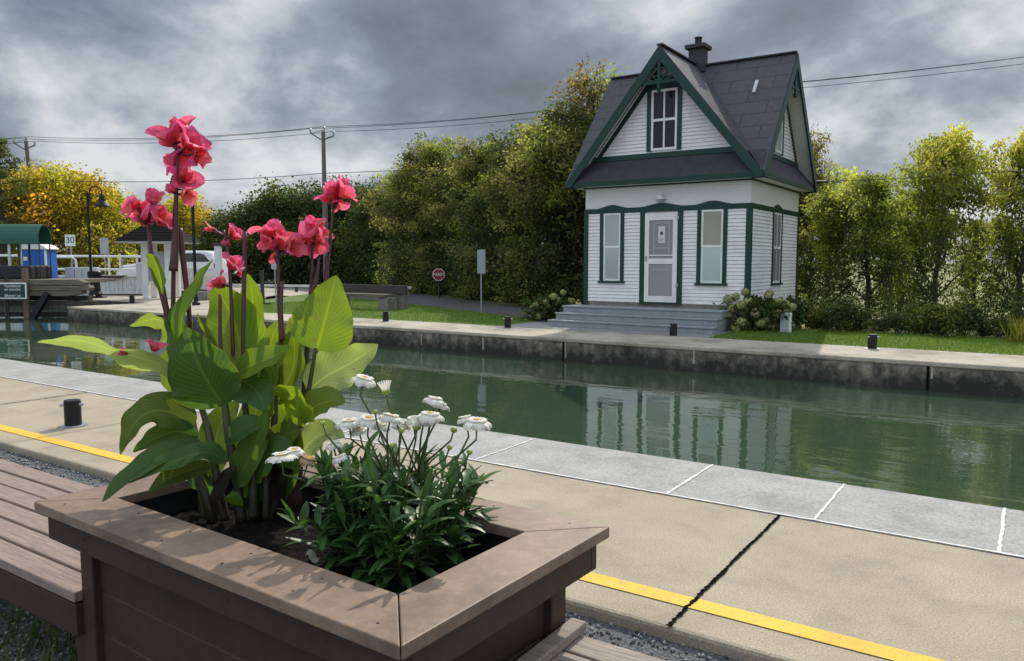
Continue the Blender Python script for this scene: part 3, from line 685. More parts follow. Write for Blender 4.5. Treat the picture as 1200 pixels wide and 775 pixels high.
    board(p, 0, uc - .17, uc + .18, 1.90, 1.925, 0.02, .026); board(p, 0, uc - .20, uc + .215, 1.38, 1.40, 0.02, .026); board(p, 0, uc - .20, uc + .215, 2.5, 2.52, 0.02, .0265)
    p.build('inner_rail', M['sign_grey'], do)
    p = MB(); board(p, 0, uc - .075, uc + .105, 2.03, 2.43, 0.02, .030); p.build('notice', M['paper'], do)
    p = MB(); board(p, 0, uc - .02, uc + .045, 2.23, 2.30, 0.02, .0325); board(p, 0, uc - .04, uc + .06, 2.12, 2.13, .02, .0325); board(p, 0, uc - .05, uc + .02, 2.08, 2.09, .02, .0325); p.build('notice_mark', M['ink'], do)
    p = MB(); board(p, 0, uc - w/2 + .03, uc - w/2 + .07, 1.60, 1.72, 0.04, .075); p.build('handle', M['steel'], do)
    for z in (0.98, 2.58):
        p = MB(); board(p, 0, uc + w/2 - .02, uc + w/2 + .03, z, z + .09, 0.036, .058); p.build('hinge', M['steel'], do)
    # lamp above the door
    p = MB(); p.lathe([(0.02, 0.16), (0.03, 0.14), (0.05, 0.12), (0.115, 0.03), (0.125, 0.0), (0.11, 0.0), (0.04, 0.10)], (-0.03, -HW - 0.12, 3.06), 14)
    p.box(-0.13, 0.07, -HW - .10, -HW, 3.02, 3.05); p.build('porch_lamp', M['louvre'], H)
    # gable walls, pent roofs, roof slopes
    Zr, E, Ze = 6.60, 2.45, 3.56                          # ridge, half eave span, eave height
    sl_ = (Zr - Ze) / E
    zg = 4.17; xg = (Zr - zg) / sl_ - 0.09
    rots = [0, PI / 2, PI, -PI / 2]                       # front, right, back, left
    def rot_build(mb, k, name, mat, parent=H, **kw):
        R_ = Matrix.Rotation(rots[k], 4, 'Z')
        mb.v = [tuple(R_ @ Vector(v)) for v in mb.v]
        return mb.build(name, mat, parent, **kw)
    yw = -HW + 0.02                                       # gable wall plane
    for k in range(4):
        apex = Zr - 0.10
        g = MB(); g.prism([(-xg, zg - .08), (xg, zg - .08), (0, zg + xg * sl_)], 'y', yw, yw + .3)
        go_ = rot_build(g, k, 'gable', M['white'])
        c = MB(); nc = 27; hh = (apex - zg)
        for i in range(nc):
            za = zg + hh * i / nc; zc = zg + hh * (i + 1) / nc + .004
            xa = max(0.01, xg * (1 - (za - zg) / (xg * sl_))); xb = max(0.005, xg * (1 - (zc - zg) / (xg * sl_)))
            wx = {0: (-.34, .32), 1: (-.33, .29)}.get(k)
            for xl_, xr_, xl2, xr2 in ([(-xa, xa, -xb, xb)] if not wx or za > (5.66 if k == 0 else 5.62) else [(-xa, min(wx[0], xa), -xb, min(wx[0], xb)), (max(wx[1], -xa), xa, max(wx[1], -xb), xb)]):
              if xr_ - xl_ > .02: c.add([(xl_, yw + .004, za + .008), (xr_, yw + .004, za + .008), (xr_, yw - .026, za + .008), (xl_, yw - .026, za + .008), (xl2, yw - .008, zc - .003), (xr2, yw - .008, zc - .003)], [(0, 1, 2, 3), (3, 2, 5, 4)])
        rot_build(c, k, 'clapboards', M['white'], go_)
        # green trim along the foot and up the slopes of the gable wall
        t = MB(); t.box(-xg - .03, xg + .03, yw - .04, yw, zg - .10, zg + .02)
        for s in (-1, 1):
            dx, dz = -s * xg, xg * sl_; ln = math.hypot(dx, dz); nx, nz_ = s * dz / ln, abs(dx) / ln
            nx, nz_ = -s * sl_ / math.hypot(1, sl_), -1 / math.hypot(1, sl_)
            q = [(s * xg, zg - .1 + .02), (0, zg + xg * sl_ - .08), (0 + 0 * nx, zg + xg * sl_ - .08 - .19), (s * xg + nx * .13 * 1.25, zg - .1 + .02)]
            t.prism(q, 'y', yw - .032 - .002 * s, yw)
        rot_build(t, k, 'gable_trim', M['green'], go_)
        # pent roof below the gable
        pr = MB(); yo, yi = -E, yw - .01
        xi = xg + 0.04
        pr.add([(-E, yo, Ze), (E, yo, Ze), (E * .98, yi, zg - .09), (-E * .98, yi, zg - .09)], [(0, 1, 2, 3)])
        pm = rot_build(pr, k, 'pent_roof', M['roof'])
        uvl = pm.data.uv_layers.new(name='UVMap'); 
        for i, uvv in enumerate(((0, 0), (E * 2, 0), (E * 2, .74), (0, .74))): uvl.data[i].uv = uvv
        # eave: green gutter board, white soffit
        e_ = MB(); e_.box(-E - .02, E + .02, -E - .02, -E + .015, Ze - .13, Ze + .0)
        rot_build(e_, k, 'eave_board', M['green'], bevel=0.006)
        e_ = MB(); e_.box(-E + .02, E - .02, -E + .017, -HW - .05, Ze - .115, Ze - .085)
        rot_build(e_, k, 'soffit', M['white'])
        # roof slopes: thick triangle from centre to the gable, meeting its neighbour along the valley
        yo = -E - 0.03
        for s in (-1, 1):
            r = MB(); th = 0.05
            A, B, C = (0, 0.02, Zr), (0, yo, Zr), (s * E, yo, Ze)
            D_ = (s * E, -E + .0, Ze)
            top = [A, B, C, D_]; low = [(x, y, z - th) for x, y, z in top]
            r.add(top + low, [(0, 1, 2, 3), (7, 6, 5, 4), (0, 4, 5, 1), (1, 5, 6, 2), (2, 6, 7, 3), (3, 7, 4, 0)])
            ro = rot_build(r, k, 'roof', M['shingle'], fixn=True)
            uvl = ro.data.uv_layers.new(name='UVMap'); Rinv = Matrix.Rotation(-rots[k], 4, 'Z')
            for lp in ro.data.loops:
                p_ = Rinv @ ro.data.vertices[lp.vertex_index].co
                uvl.data[lp.index].uv = (p_.y + 10, (Zr - p_.z) * math.hypot(1, 1 / sl_) + .07)
            # bargeboard
            bb = MB(); q = 0.20
            bb.prism([(0, Zr - .03), (s * (E + .02), Ze - .03), (s * (E + .02), Ze - .03 - q * .45), (s * (E - .13), Ze - .03 - q * .45), (0, Zr - .03 - q * 1.55)], 'y', yo - .03 - .002 * s, yo + .012)
            bo = rot_build(bb, k, 'bargeboard', M['green'])
            # white underside of the overhang
            u_ = MB(); q2 = .07
            u_.add([(0, yo + .02, Zr - q2), (0, yw - .02, Zr - q2), (s * (E - .02), yw - .02, Ze - q2 + .02), (s * (E - .02), yo + .02, Ze - q2 + .02)], [(0, 1, 2, 3)])
            rot_build(u_, k, 'overhang_lining', M['white'])
        rc = MB(); rc.bar((0, yo, Zr + .01), (0, 0.0, Zr + .01), 0.15, 0.035); rot_build(rc, k, 'ridge_cap', M['roof'])
        # valley flashing on the corner to its right
        vf = MB(); vf.bar((0.03, -.03, Zr - .0), (E, -E, Ze + .02), 0.16, 0.02, up=Vector((0, 0, 1))); rot_build(vf, k, 'valley_flashing', M['roof'])
        # carved bracket in the peak
        br = MB(); ya, yb = yo - .005, yo + .03
        zk = Zr - 0.42; hw_ = 0.78 / sl_ + .02
        br.box(-hw_ + .1, hw_ - .1, ya, yb, zk - .46, zk - .40)
        br.box(-.035, .035, ya - .004, yb + .004, zk - .60, zk + .1)
        for s in (-1, 1):
            br.bar((s * .02, (ya + yb) / 2, zk - .43), (s * .30, (ya + yb) / 2 + .002, zk - .10), .03, .05, up=Vector((0, 1, 0)))
            arc = [Vector((s * (.06 + .30 * math.sin(a)), (ya + yb) / 2 - .003, zk - .42 + .28 * (1 - math.cos(a)))) for a in [i * PI / 10 for i in range(0, 7)]]
            br.tube(arc, .024, 6)
            arc = [Vector((s * (.10 + .09 * math.cos(a)), (ya + yb) / 2 + .003, zk - .20 + .09 * math.sin(a))) for a in [i * 2 * PI / 12 for i in range(13)]]
            br.tube(arc, .020, 6)
        br.lathe([(0.0, -.09), (.05, -.05), (.05, .03), (.0, .05)], (0, (ya + yb) / 2, zk - .58), 10)
        rot_build(br, k, 'gable_bracket', M['green'])
    # gable windows: front sash, right louvre
    yw2 = -yw
    def gwin(k, uc, w, za, zc, kind):
        R_ = Matrix.Rotation(rots[k], 4, 'Z')
        f = MB()
        for x0, x1, z0_, z1_ in ((uc - w/2 - .11, uc - w/2, za - .02, zc + .1), (uc + w/2, uc + w/2 + .11, za - .02, zc + .1), (uc - w/2, uc + w/2, zc, zc + .11), (uc - w/2 - .11, uc + w/2 + .11, zc + .11, zc + .30)):
            if x1 - x0 > .8: f.prism([(uc - w/2 - .11, zc + .105), (uc + w/2 + .11, zc + .105), (uc + w/2 - .08, zc + .30), (uc - w/2 + .08, zc + .30)], 'y', yw - .043, yw)
            else: f.box(x0, x1, yw - .045, yw, z0_, z1_)
        fo = rot_build(f, k, 'window', M['green'], H)
        if kind == 'sash':
            sh = MB(); zm = (za + zc) / 2; sw = .055
            for a, c, y in ((za, zm + .025, .034), (zm - .025, zc, .040)):
                for x0, x1, q0, q1 in ((uc - w/2, uc - w/2 + sw, a, c), (uc + w/2 - sw, uc + w/2, a, c), (uc - w/2 + sw, uc + w/2 - sw, a, a + sw), (uc - w/2 + sw, uc + w/2 - sw, c - sw, c), (uc - .02, uc + .02, a + sw, c - sw)):
                    sh.box(x0, x1, yw - y + (.002 if x1 - x0 > sw + .01 else 0), yw - .003, q0, q1)
            rot_build(sh, k, 'sash', M['white'], fo)
            for a, c in ((za + .03, zm), (zm, zc - .03)):
                pn = MB(); pn.box(uc - w/2 + .02, uc + w/2 - .02, yw - .024, yw - .002, a, c); rot_build(pn, k, 'pane', M['pane_dark'], fo)
        else:
            sh = MB()
            for x0, x1, q0, q1 in ((uc - w/2, uc - w/2 + .06, za, zc), (uc + w/2 - .06, uc + w/2, za, zc), (uc - w/2 + .06, uc + w/2 - .06, za, za + .07), (uc - w/2 + .06, uc + w/2 - .06, zc - .07, zc), (uc - w/2 + .06, uc + w/2 - .06, (za + zc) / 2, (za + zc) / 2 + .07)):
                sh.box(x0, x1, yw - .04 + (.002 if x1 - x0 > .07 else 0), yw - .003, q0, q1)
            n_ = 26
            for i in range(n_):
                z_ = za + .07 + (zc - za - .14) * i / n_
                sh.bar((uc - w/2 + .06, yw - .02, z_), (uc + w/2 - .06, yw - .02, z_), .03, .008, up=Vector((0, -.7, .7)))
            rot_build(sh, k, 'shutter', M['louvre'], fo)
    gwin(0, -0.01, 0.66, 4.24, 5.66, 'sash'); gwin(1, -0.02, 0.62, 4.24, 5.62, 'louvre')
    # chimney and roof vent strip
    c = MB(); c.box(-.19, .19, -.19, .19, 6.35, 7.02); co = c.build('chimney', M['roof'], H, bevel=.01)
    c = MB(); c.box(-.27, .27, -.27, .27, 7.02, 7.12); c.build('chimney_cap', M['roof'], co, bevel=.01); c = MB(); c.box(-.25, .25, -.25, .25, 6.40, 6.62); c.build('chimney_base', M['roof'], co, bevel=.01)
    c = MB(); c.lathe([(.09, 7.12), (.085, 7.30), (.10, 7.30), (.10, 7.33), (.0, 7.34)], (0, 0, 0), 12); c.build('flue', M['black'], co)
    CHX = 0.0
    for o in (co,): o.location = (CHX, 0.0, 0)
    v_ = MB(); yv = 0.62
    def rz(y): return Zr - sl_ * abs(y)
    v_.bar((1.72, -.60, rz(.60) + .06), (1.72, -.86, rz(.86) + .06), .07, .05); v_.build('roof_vent', M['roof_white'], H)
    c = MB(); c.tube([(E - .1, E - .1, 3.72), (E + .12, E + .1, 3.74), (E + .3, E + .15, 3.72)], .03, 6); c.build('service_mast', M['black'], H)
    return H
house = build_house()

st = thing('front_steps', 'wide grey painted steps in front of the white house', 'steps', (-7.83, 17.0, 0))
for i, (yf, z1) in enumerate(((16.36, .16), (16.68, .32), (17.0, .48))):
    b = MB(); w = 2.08 - .02 * i; y1 = 17.69 - 17.0
    b.box(-w, w, yf - 17.0 + .03, (yf - 17.0 + .31) if i < 2 else y1, 0.0 if i == 0 else .16 * i - .0, z1 - .035)
    b.box(-w - .02, w + .02, yf - 17.0, (yf - 17.0 + .36) if i < 2 else y1, z1 - .034, z1)
    b.build('step', M['step'], st, bevel=.008)
b = MB(); b.box(-2.0, 2.0, -.27, .69, 0, .155); b.box(-2.0, 2.0, .05, .688, .16, .44); b.build('step_base', M['step'], st)

ub = thing('utility_box', 'grey cabinet with a white corner post beside the hydrangea at the house', 'utility box', gnd(924, 390))
b = MB(); b.box(-.17, .02, -.08, .08, 0, .44); b.build('cabinet', M['sign_grey'], ub, bevel=.01)
b = MB(); b.box(.025, .075, -.1, -.04, 0, .45); b.build('post', M['white'], ub)

# ------------------------------------------------------------------ trees
def leaf_quads(P, size, rng, droop=0.3):
    n = len(P)
    d = rng.normal(0, 1, (n, 3)); d[:, 2] -= droop; d /= np.linalg.norm(d, axis=1, keepdims=True)
    r = rng.normal(0, 1, (n, 3)); s = np.cross(d, r); s /= np.linalg.norm(s, axis=1, keepdims=True) + 1e-9
    nn = np.cross(s, d)
    L_ = size * rng.uniform(0.65, 1.3, (n, 1)); w = L_ * rng.uniform(0.28, 0.42, (n, 1))
    v = np.zeros((n, 4, 3))
    v[:, 0] = P; v[:, 1] = P + d * L_ * .45 + s * w + nn * L_ * .10; v[:, 2] = P + d * L_; v[:, 3] = P + d * L_ * .45 - s * w + nn * L_ * .10
    return v.reshape(-1, 3), np.arange(4 * n).reshape(n, 4)
def tree_proto(name, seed, H, R, nlimb, nplume, nleaf, size, pal, tip, lowz=0.1, prof=0.6, clus=0.16, sparse_top=False, up=0.7):
    """limbs that sweep up and end in separate leafy plumes; pal: inner hues, darkened as shade; tip: autumn hues of the outer plumes, brightened as sunlit"""
    rng = np.random.default_rng(seed); rr = random.Random(seed)
    root = bpy.data.objects.new(name, None); COL.objects.link(root)
    tb = MB(); lean = Vector((rr.uniform(-.05, .05), rr.uniform(-.05, .05), 1))
    tp = [lean * (H * .9 * i / 8) + Vector((rr.uniform(-.08, .08), rr.uniform(-.08, .08), 0)) * (i > 0) for i in range(9)]
    r0 = H * 0.016 + .02
    tb.tube(tp, [r0 * (1 - .9 * i / 8) * (1.35 if i == 0 else 1) for i in range(9)], 8)
    Pl, Cl = [], []
    pal = np.array(pal); tip = np.array(tip)
    for i in range(nlimb):
        f = lowz + (0.98 - lowz) * (i + rr.random()) / nlimb
        k = min(7, int(f * 8)); base = tp[k].lerp(tp[k + 1], f * 8 - k)
        az = i * 2.4 + rr.uniform(-.6, .6)
        env = max(0.14, (math.sin(PI * min(1, (f + .12) ** prof * 0.95))) ** .7) * R * rr.uniform(.55, 1.2)
        rise = env * rr.uniform(.5, 1.2) * up * (1.3 - .3 * f) if f < .85 else H * rr.uniform(.05, .16)
        end = base + Vector((math.cos(az) * env, math.sin(az) * env, rise)); mid = base.lerp(end, .5) - Vector((0, 0, rise * .12))
        r1 = r0 * (1 - .85 * f) * .45
        tb.tube([base, mid, end], [r1, r1 * .65, r1 * .2], 5)
        lf = rr.uniform(.62, 1.4); limbcol = lf * tip[rng.integers(0, len(tip))]; innercol = pal[rng.integers(0, len(pal))]
        for j in range(nplume):
            t = rr.uniform(.3, 1.05)
            b0 = base.lerp(mid, t * 2) if t < .5 else mid.lerp(end, min(1.1, (t - .5) * 2))
            d = Vector((math.cos(az) * .5 + rr.gauss(0, .8), math.sin(az) * .5 + rr.gauss(0, .8), rr.gauss(.55, .5))).normalized()
            ln = R * rr.uniform(.22, .45); e2 = b0 + d * ln
            if e2.z < .15: e2.z = .15 + rr.random() * .2
            if f < .3 and j % 3 == 0: e2.z = rr.uniform(.15, .6)
            tb.tube([b0, e2], [r1 * .35 + .003, .003], 4, cap=False)
            n = max(5, int(nleaf * rr.uniform(.5, 1.4) * (.38 if sparse_top and e2.z > H * .72 else 1)))
            u = rng.uniform(.25, 1.08, n)
            c = np.array(b0)[None] * (1 - u[:, None]) + np.array(e2)[None] * u[:, None]
            sg = R * clus * (.45 + .75 * np.sin(PI * np.clip(u, 0, 1) ** .8))[:, None]
            p = c + rng.normal(0, 1, (n, 3)) * sg * np.array([1, 1, .6]); p[:, 2] = np.maximum(p[:, 2], .05)
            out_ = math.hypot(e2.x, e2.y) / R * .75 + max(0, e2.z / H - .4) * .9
            fac = min(1, max(0, (out_ - .38) * 1.5 + rr.gauss(0, .15)))  # outer and upper plumes tinted sunlit as well as autumnal, inner ones tinted shaded
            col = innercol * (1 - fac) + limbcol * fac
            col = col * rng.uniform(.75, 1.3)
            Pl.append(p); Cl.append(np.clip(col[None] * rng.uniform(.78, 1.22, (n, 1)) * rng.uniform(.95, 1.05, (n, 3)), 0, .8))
    P = np.concatenate(Pl); tint = np.concatenate(Cl)
    v, f = leaf_quads(P, size, rng, .15)
    tb.build('trunk', M['bark'], root, smooth=True, fixn=False)
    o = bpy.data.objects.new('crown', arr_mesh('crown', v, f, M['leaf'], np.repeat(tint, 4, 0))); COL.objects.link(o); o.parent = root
    root['H'] = H
    return root
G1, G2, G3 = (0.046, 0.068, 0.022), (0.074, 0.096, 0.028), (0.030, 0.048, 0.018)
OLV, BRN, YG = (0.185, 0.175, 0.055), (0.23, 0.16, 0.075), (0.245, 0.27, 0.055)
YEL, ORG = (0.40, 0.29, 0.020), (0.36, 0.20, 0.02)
protos = {
 'mix0': tree_proto('tree', 11, 7.0, 2.3, 25, 13, 78, 0.125, [G1, G3, G3], [OLV, YG, YG, G2, OLV], .05, .55, clus=.125),
 'mix1': tree_proto('tree', 12, 7.0, 2.0, 24, 13, 78, 0.125, [G1, G3, G2], [OLV, YG, G2, OLV], .05, .6, up=1.0, clus=.125),
 'tall': tree_proto('tree', 13, 8.0, 1.8, 26, 13, 56, 0.13, [G1, G3], [OLV, BRN, BRN, YG], .06, .5, sparse_top=True, up=1.1),
 'yg0': tree_proto('tree', 14, 5.5, 1.75, 22, 12, 74, 0.11, [(0.085, .108, .03), G1, G2], [(0.28, .30, .06), (0.30, .285, .055), (0.25, .28, .05), (0.27, .30, .07)], .07, .7, up=1.0, clus=.125),
 'yg1': tree_proto('tree', 15, 5.5, 1.6, 21, 12, 66, 0.11, [G1, G2, G2], [(.27, .30, .06), OLV, YG, (0.22, .25, .045)], .06, .7, up=1.1, clus=.125),
 'yel0': tree_proto('tree', 16, 7.0, 3.2, 26, 13, 44, 0.21, [YG, (0.2, .19, .02)], [YEL, ORG, YEL, (.30, .26, .02)], .05, .5),
 'yel1': tree_proto('tree', 17, 7.0, 2.8, 24, 13, 44, 0.21, [YG, G2], [YEL, YG, (.28, .25, .02)], .05, .5),
 'vine': tree_proto('tree', 18, 6.0, 3.3, 34, 14, 46, 0.19, [G3, G1, G3], [G1, G2, G1, (0.085, .085, .02)], .02, .42, clus=.17, up=.4),
}
used = set()
def plant_tree(kind, x, y, H, rz, label, cat='tree', group=None, sxy=1.0):
    p = protos[kind]; s = H / p['H']
    if kind not in used:
        used.add(kind); o = p; o.location = (x, y, 0); o.rotation_euler = (0, 0, rz); o.scale = (s * sxy, s * sxy, s)
    else: o = dup(p, (x, y, 0), rz, scale=(s * sxy, s * sxy, s))
    tag(o, label, cat, group); return o
def tree_px(kind, px, D, ytop, label, group=None, sxy=1.0, rz=None):
    p = on(px, D); H = (306 - ytop) / FPX * D + EYE
    return plant_tree(kind, p.x, p.y, H * 1.0, rz if rz is not None else (px * .37) % 6.28, label, 'tree', group, sxy)
gl = 'trees in the row left of the house'
lab = 'bushy tree with green and browning leaves in the row left of the white house'
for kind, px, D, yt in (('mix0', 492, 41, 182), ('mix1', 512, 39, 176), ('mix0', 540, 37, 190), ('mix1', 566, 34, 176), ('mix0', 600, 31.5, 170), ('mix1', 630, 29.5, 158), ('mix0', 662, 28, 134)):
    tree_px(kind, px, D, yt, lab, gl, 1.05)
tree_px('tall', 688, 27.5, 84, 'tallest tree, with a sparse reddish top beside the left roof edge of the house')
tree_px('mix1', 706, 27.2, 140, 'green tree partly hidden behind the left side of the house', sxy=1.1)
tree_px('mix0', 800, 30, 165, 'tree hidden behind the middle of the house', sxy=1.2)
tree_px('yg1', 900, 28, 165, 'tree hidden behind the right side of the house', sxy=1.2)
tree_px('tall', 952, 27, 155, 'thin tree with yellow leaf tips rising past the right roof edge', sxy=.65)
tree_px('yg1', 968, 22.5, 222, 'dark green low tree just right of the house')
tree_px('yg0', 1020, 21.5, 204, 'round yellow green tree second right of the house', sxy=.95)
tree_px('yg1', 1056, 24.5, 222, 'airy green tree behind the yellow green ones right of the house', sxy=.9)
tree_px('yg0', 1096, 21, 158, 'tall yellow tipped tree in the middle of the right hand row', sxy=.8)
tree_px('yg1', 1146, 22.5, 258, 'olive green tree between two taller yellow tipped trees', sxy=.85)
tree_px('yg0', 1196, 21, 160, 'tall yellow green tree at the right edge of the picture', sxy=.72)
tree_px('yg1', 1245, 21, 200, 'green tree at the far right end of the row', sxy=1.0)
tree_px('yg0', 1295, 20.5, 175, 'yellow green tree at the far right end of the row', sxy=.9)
gy = 'yellow trees behind the swing bridge'
ly = 'broad tree turning golden yellow behind the swing bridge'
for kind, px, D, yt in (('yel1', 8, 52, 212), ('yel0', 52, 50, 208), ('yel0', 95, 52, 214), ('yel1', 128, 55, 225), ('yel0', 218, 62, 236), ('yel0', 20, 58, 222)):
    tree_px(kind, px, D, yt, ly, gy, 1.0)
tree_px('mix0', 158, 62, 246, 'small dark green tree between the golden trees and the kiosk')
tree_px('yel1', 185, 64, 250, 'yellow green tree behind the kiosk roof')
gv = 'mounds of the dark thicket behind the lawn'
lv = 'rounded dark green vine covered thicket behind the far lawn'
for px, D, yt, sx in ((262, 58, 262, 1.0), (300, 57, 246, 1.1), (340, 56, 232, 1.15), (382, 55, 232, 1.15), (418, 54, 232, 1.1), (450, 50, 238, 1.0)):
    tree_px('vine', px, D, yt, lv, gv, sx)
# pine at the far left
def pine():
    r = thing('pine_tree', 'dark pine with feathery drooping branches at the far left edge', 'tree', on(4, 47))
    rr = random.Random(3); g = np.random.default_rng(3); H = 9.0
    t = MB(); t.tube([(0, 0, 0), (0.05, 0, H * .5), (0, 0, H)], [.22, .14, .03], 8)
    P = []
    for i in range(46):
        z = 2.0 + (H - 2.2) * i / 46; a = i * 2.3; R = (1 - (z / H) ** 1.6) * 2.7 * rr.uniform(.6, 1.15) + .25
        pts = [Vector((0, 0, z))] + [Vector((math.cos(a) * R * q, math.sin(a) * R * q, z + R * (.35 * q - .12 * q * q))) for q in (.35, .7, 1)]
        t.tube(pts, [.05, .035, .025, .01], 5, cap=False)
        for q in range(90):
            f = rr.random() ** .6; k = min(2, int(f * 3)); c = pts[k].lerp(pts[k + 1], f * 3 - k); P.append(c + Vector((rr.gauss(0, .14), rr.gauss(0, .14), rr.gauss(0, .10))))
    t.build('trunk', M['bark'], r, smooth=True, fixn=False)
    P = np.array(P); v, f = leaf_quads(P, .30, g, -.3); v = v.reshape(-1, 4, 3); m = (v[:, 0:1] + v[:, 2:3]) / 2; v[:, 1] = m[:, 0] + (v[:, 1] - m[:, 0]) * .4; v[:, 3] = m[:, 0] + (v[:, 3] - m[:, 0]) * .4
    c = np.array([G1, G2, (0.09, .11, .03)])[g.integers(0, 3, len(P))] * g.uniform(.7, 1.3, (len(P), 1))
    o = bpy.data.objects.new('crown', arr_mesh('crown', v.reshape(-1, 3), f, M['leaf'], np.repeat(c, 4, 0))); COL.objects.link(o); o.parent = r
pine()
# undergrowth shrubs
def shrub_proto(seed, R, H, size, pal, n=1500):
    g = np.random.default_rng(seed); o = bpy.data.objects.new('shrub', None); COL.objects.link(o)
    k = 26; c = np.stack([g.normal(0, R * .45, k), g.normal(0, R * .4, k), g.uniform(.1, 1, k) ** 1.0 * H * .8], 1)
    i = g.integers(0, k, n); P = c[i] + g.normal(0, R * .17, (n, 3)); P[:, 2] = np.maximum(P[:, 2], .03)
    v, f = leaf_quads(P, size, g, .1); pal = np.array(pal); ci = g.integers(0, len(pal), k)
    t = pal[ci][i] * g.uniform(.65, 1.35, (n, 1))
    s = MB()
    for q in c[:12]: s.tube([(q[0] * .15, q[1] * .15, 0), (q[0] * .6, q[1] * .6, q[2] * .6), tuple(q)], [.015, .01, .004], 4, cap=False)
    s.build('stems', M['bark'], o, fixn=False)
    m = bpy.data.objects.new('foliage', arr_mesh('foliage', v, f, M['shrub'], np.repeat(t, 4, 0))); COL.objects.link(m); m.parent = o
    return o
sh = [shrub_proto(31, .8, 1.2, .10, [G1, G3, G2]), shrub_proto(32, .7, 1.0, .09, [G2, G1, (.10, .11, .02)]), shrub_proto(33, .6, .9, .08, [G1, G2, (.12, .12, .025)])]
first = [True] * 3
def shrub(k, x, y, s, rz, label, group):
    if first[k]: o = sh[k]; first[k] = False; o.location = (x, y, 0); o.rotation_euler = (0, 0, rz); o.scale = (s,) * 3
    else: o = dup(sh[k], (x, y, 0), rz, scale=s)
    tag(o, label, 'shrub', group)
rs = random.Random(77)
for i in range(17):
    t = i / 16; x = -13.6 + (-31 + 13.6) * t; y = 22.7 + (33.4 - 22.7) * t
    shrub(i % 2, x + rs.uniform(-.3, .3), y + rs.uniform(0, .6), rs.uniform(1.0, 1.5), rs.uniform(0, 6), 'dark green shrub at the foot of the trees along the asphalt road', 'shrubs along the road')
for i in range(10):
    x = -33 - 2.6 * i; y = 35.2 + 2.0 * i
    shrub(i % 2, x, y + rs.uniform(0, .8), rs.uniform(1.5, 2.0), rs.uniform(0, 6), 'dark low shrub at the foot of the vine covered thicket', 'shrubs below the thicket')
for i in range(27):
    x = -4.9 + .41 * i; y = 18.75 + rs.uniform(0, .9)
    shrub(i % 3, x, y, rs.uniform(.4, .9), rs.uniform(0, 6), 'low leafy shrub under the trees behind the right hand lawn', 'shrubs behind the right hand lawn')
for i in range(5):
    shrub(i % 2, -11.2 - .15 * i, 21.6 + .9 * i, rs.uniform(1.1, 1.6), rs.uniform(0, 6), 'shrub in the dark corner behind the left side of the house', 'shrubs behind the house')
# tuft of yellow daylily leaves at the right edge
pts = [(gnd(1200, 402).x + rnd.gauss(0, .13), gnd(1200, 402).y + rnd.gauss(0, .1), 0) for _ in range(140)]
dl = blades('daylily', pts, .35, .62, .012, [(.30, .28, .04), (.16, .2, .03), (.36, .26, .05)], 6)
del dl['kind']; tag(dl, 'tuft of yellowing strap leaves at the right edge of the lawn', 'plant')

# hydrangeas
def hydrangea(name, label, loc, W_, H_, heads, seed, hr):
    g = np.random.default_rng(seed); r = thing(name, label, 'shrub', loc); rr = random.Random(seed)
    n = 900; P = np.stack([g.normal(0, W_ * .36, n), g.normal(0, W_ * .25, n), g.uniform(.05, 1, n) * H_ * .78], 1)
    P[:, 0] *= (1.1 - .4 * P[:, 2] / H_)
    v, f = leaf_quads(P, .14, g, .3); pal = np.array([(.05, .085, .02), (.07, .10, .022), (.04, .07, .02)])
    o = bpy.data.objects.new('foliage', arr_mesh('foliage', v, f, M['shrub'], np.repeat(pal[g.integers(0, 3, n)] * g.uniform(.7, 1.3, (n, 1)), 4, 0))); COL.objects.link(o); o.parent = r
    s = MB()
    for i, (hx, hz) in enumerate(heads):
        hy = rr.uniform(-.32, -.1) * W_ + .1 * W_ * hz
        s.tube([(hx * .2, hy * .2, 0), (hx * .7, hy * .7, hz * .6), (hx, hy, hz)], [.012, .010, .006], 5, cap=False)
        R = hr * rr.uniform(.8, 1.15); m = 260
        d = g.normal(0, 1, (m, 3)); d /= np.linalg.norm(d, axis=1, keepdims=True)
        Q = np.array([hx, hy, hz]) + d * R * np.array([1, 1, .95]) * g.uniform(.85, 1.05, (m, 1))
        v = np.zeros((m, 4, 3)); a = np.cross(d, g.normal(0, 1, (m, 3))); a /= np.linalg.norm(a, axis=1, keepdims=True); b_ = np.cross(d, a); q = R * .21
        v[:, 0] = Q + a * q; v[:, 1] = Q + b_ * q + d * q * .3; v[:, 2] = Q - a * q; v[:, 3] = Q - b_ * q + d * q * .3
        base = np.array((.46, .47, .21)) if rr.random() < .75 else np.array((.50, .43, .27))
        t = base * g.uniform(.65, 1.2, (m, 1))
        h = bpy.data.objects.new('flower_head', arr_mesh('flower_head', v.reshape(-1, 3), np.arange(4 * m).reshape(m, 4), M['hydrangea'], np.repeat(t, 4, 0))); COL.objects.link(h); h.parent = r
    s.build('stems', M['stem'], r, fixn=False)
    r.rotation_euler = (0, 0, YAW * .6)
    return r
p = gnd(888, 388)
k = 17.5 / FPX
hd = [((x - 888) * k, (388 - y) * k) for x, y in ((872, 341), (862, 347), (852, 350), (875, 353), (880, 356), (867, 357), (858, 361), (898, 346), (900, 343), (854, 369), (868, 377), (870, 383), (897, 375), (905, 382), (890, 378), (918, 356), (925, 358), (920, 365), (908, 366), (910, 352), (884, 366), (915, 384), (862, 384))]
hydrangea('hydrangea', 'large hydrangea with cream green flower heads right of the steps', (p.x, p.y, 0), .95, .95, hd, 41, .105)
p = gnd(645, 376); k = 20.5 / FPX
hd = [((x - 645) * k, (376 - y) * k) for x, y in ((661, 342), (650, 347), (636, 355), (641, 353), (629, 357), (625, 360), (645, 358), (640, 365), (628, 368), (633, 370), (654, 352), (670, 352), (648, 370))]
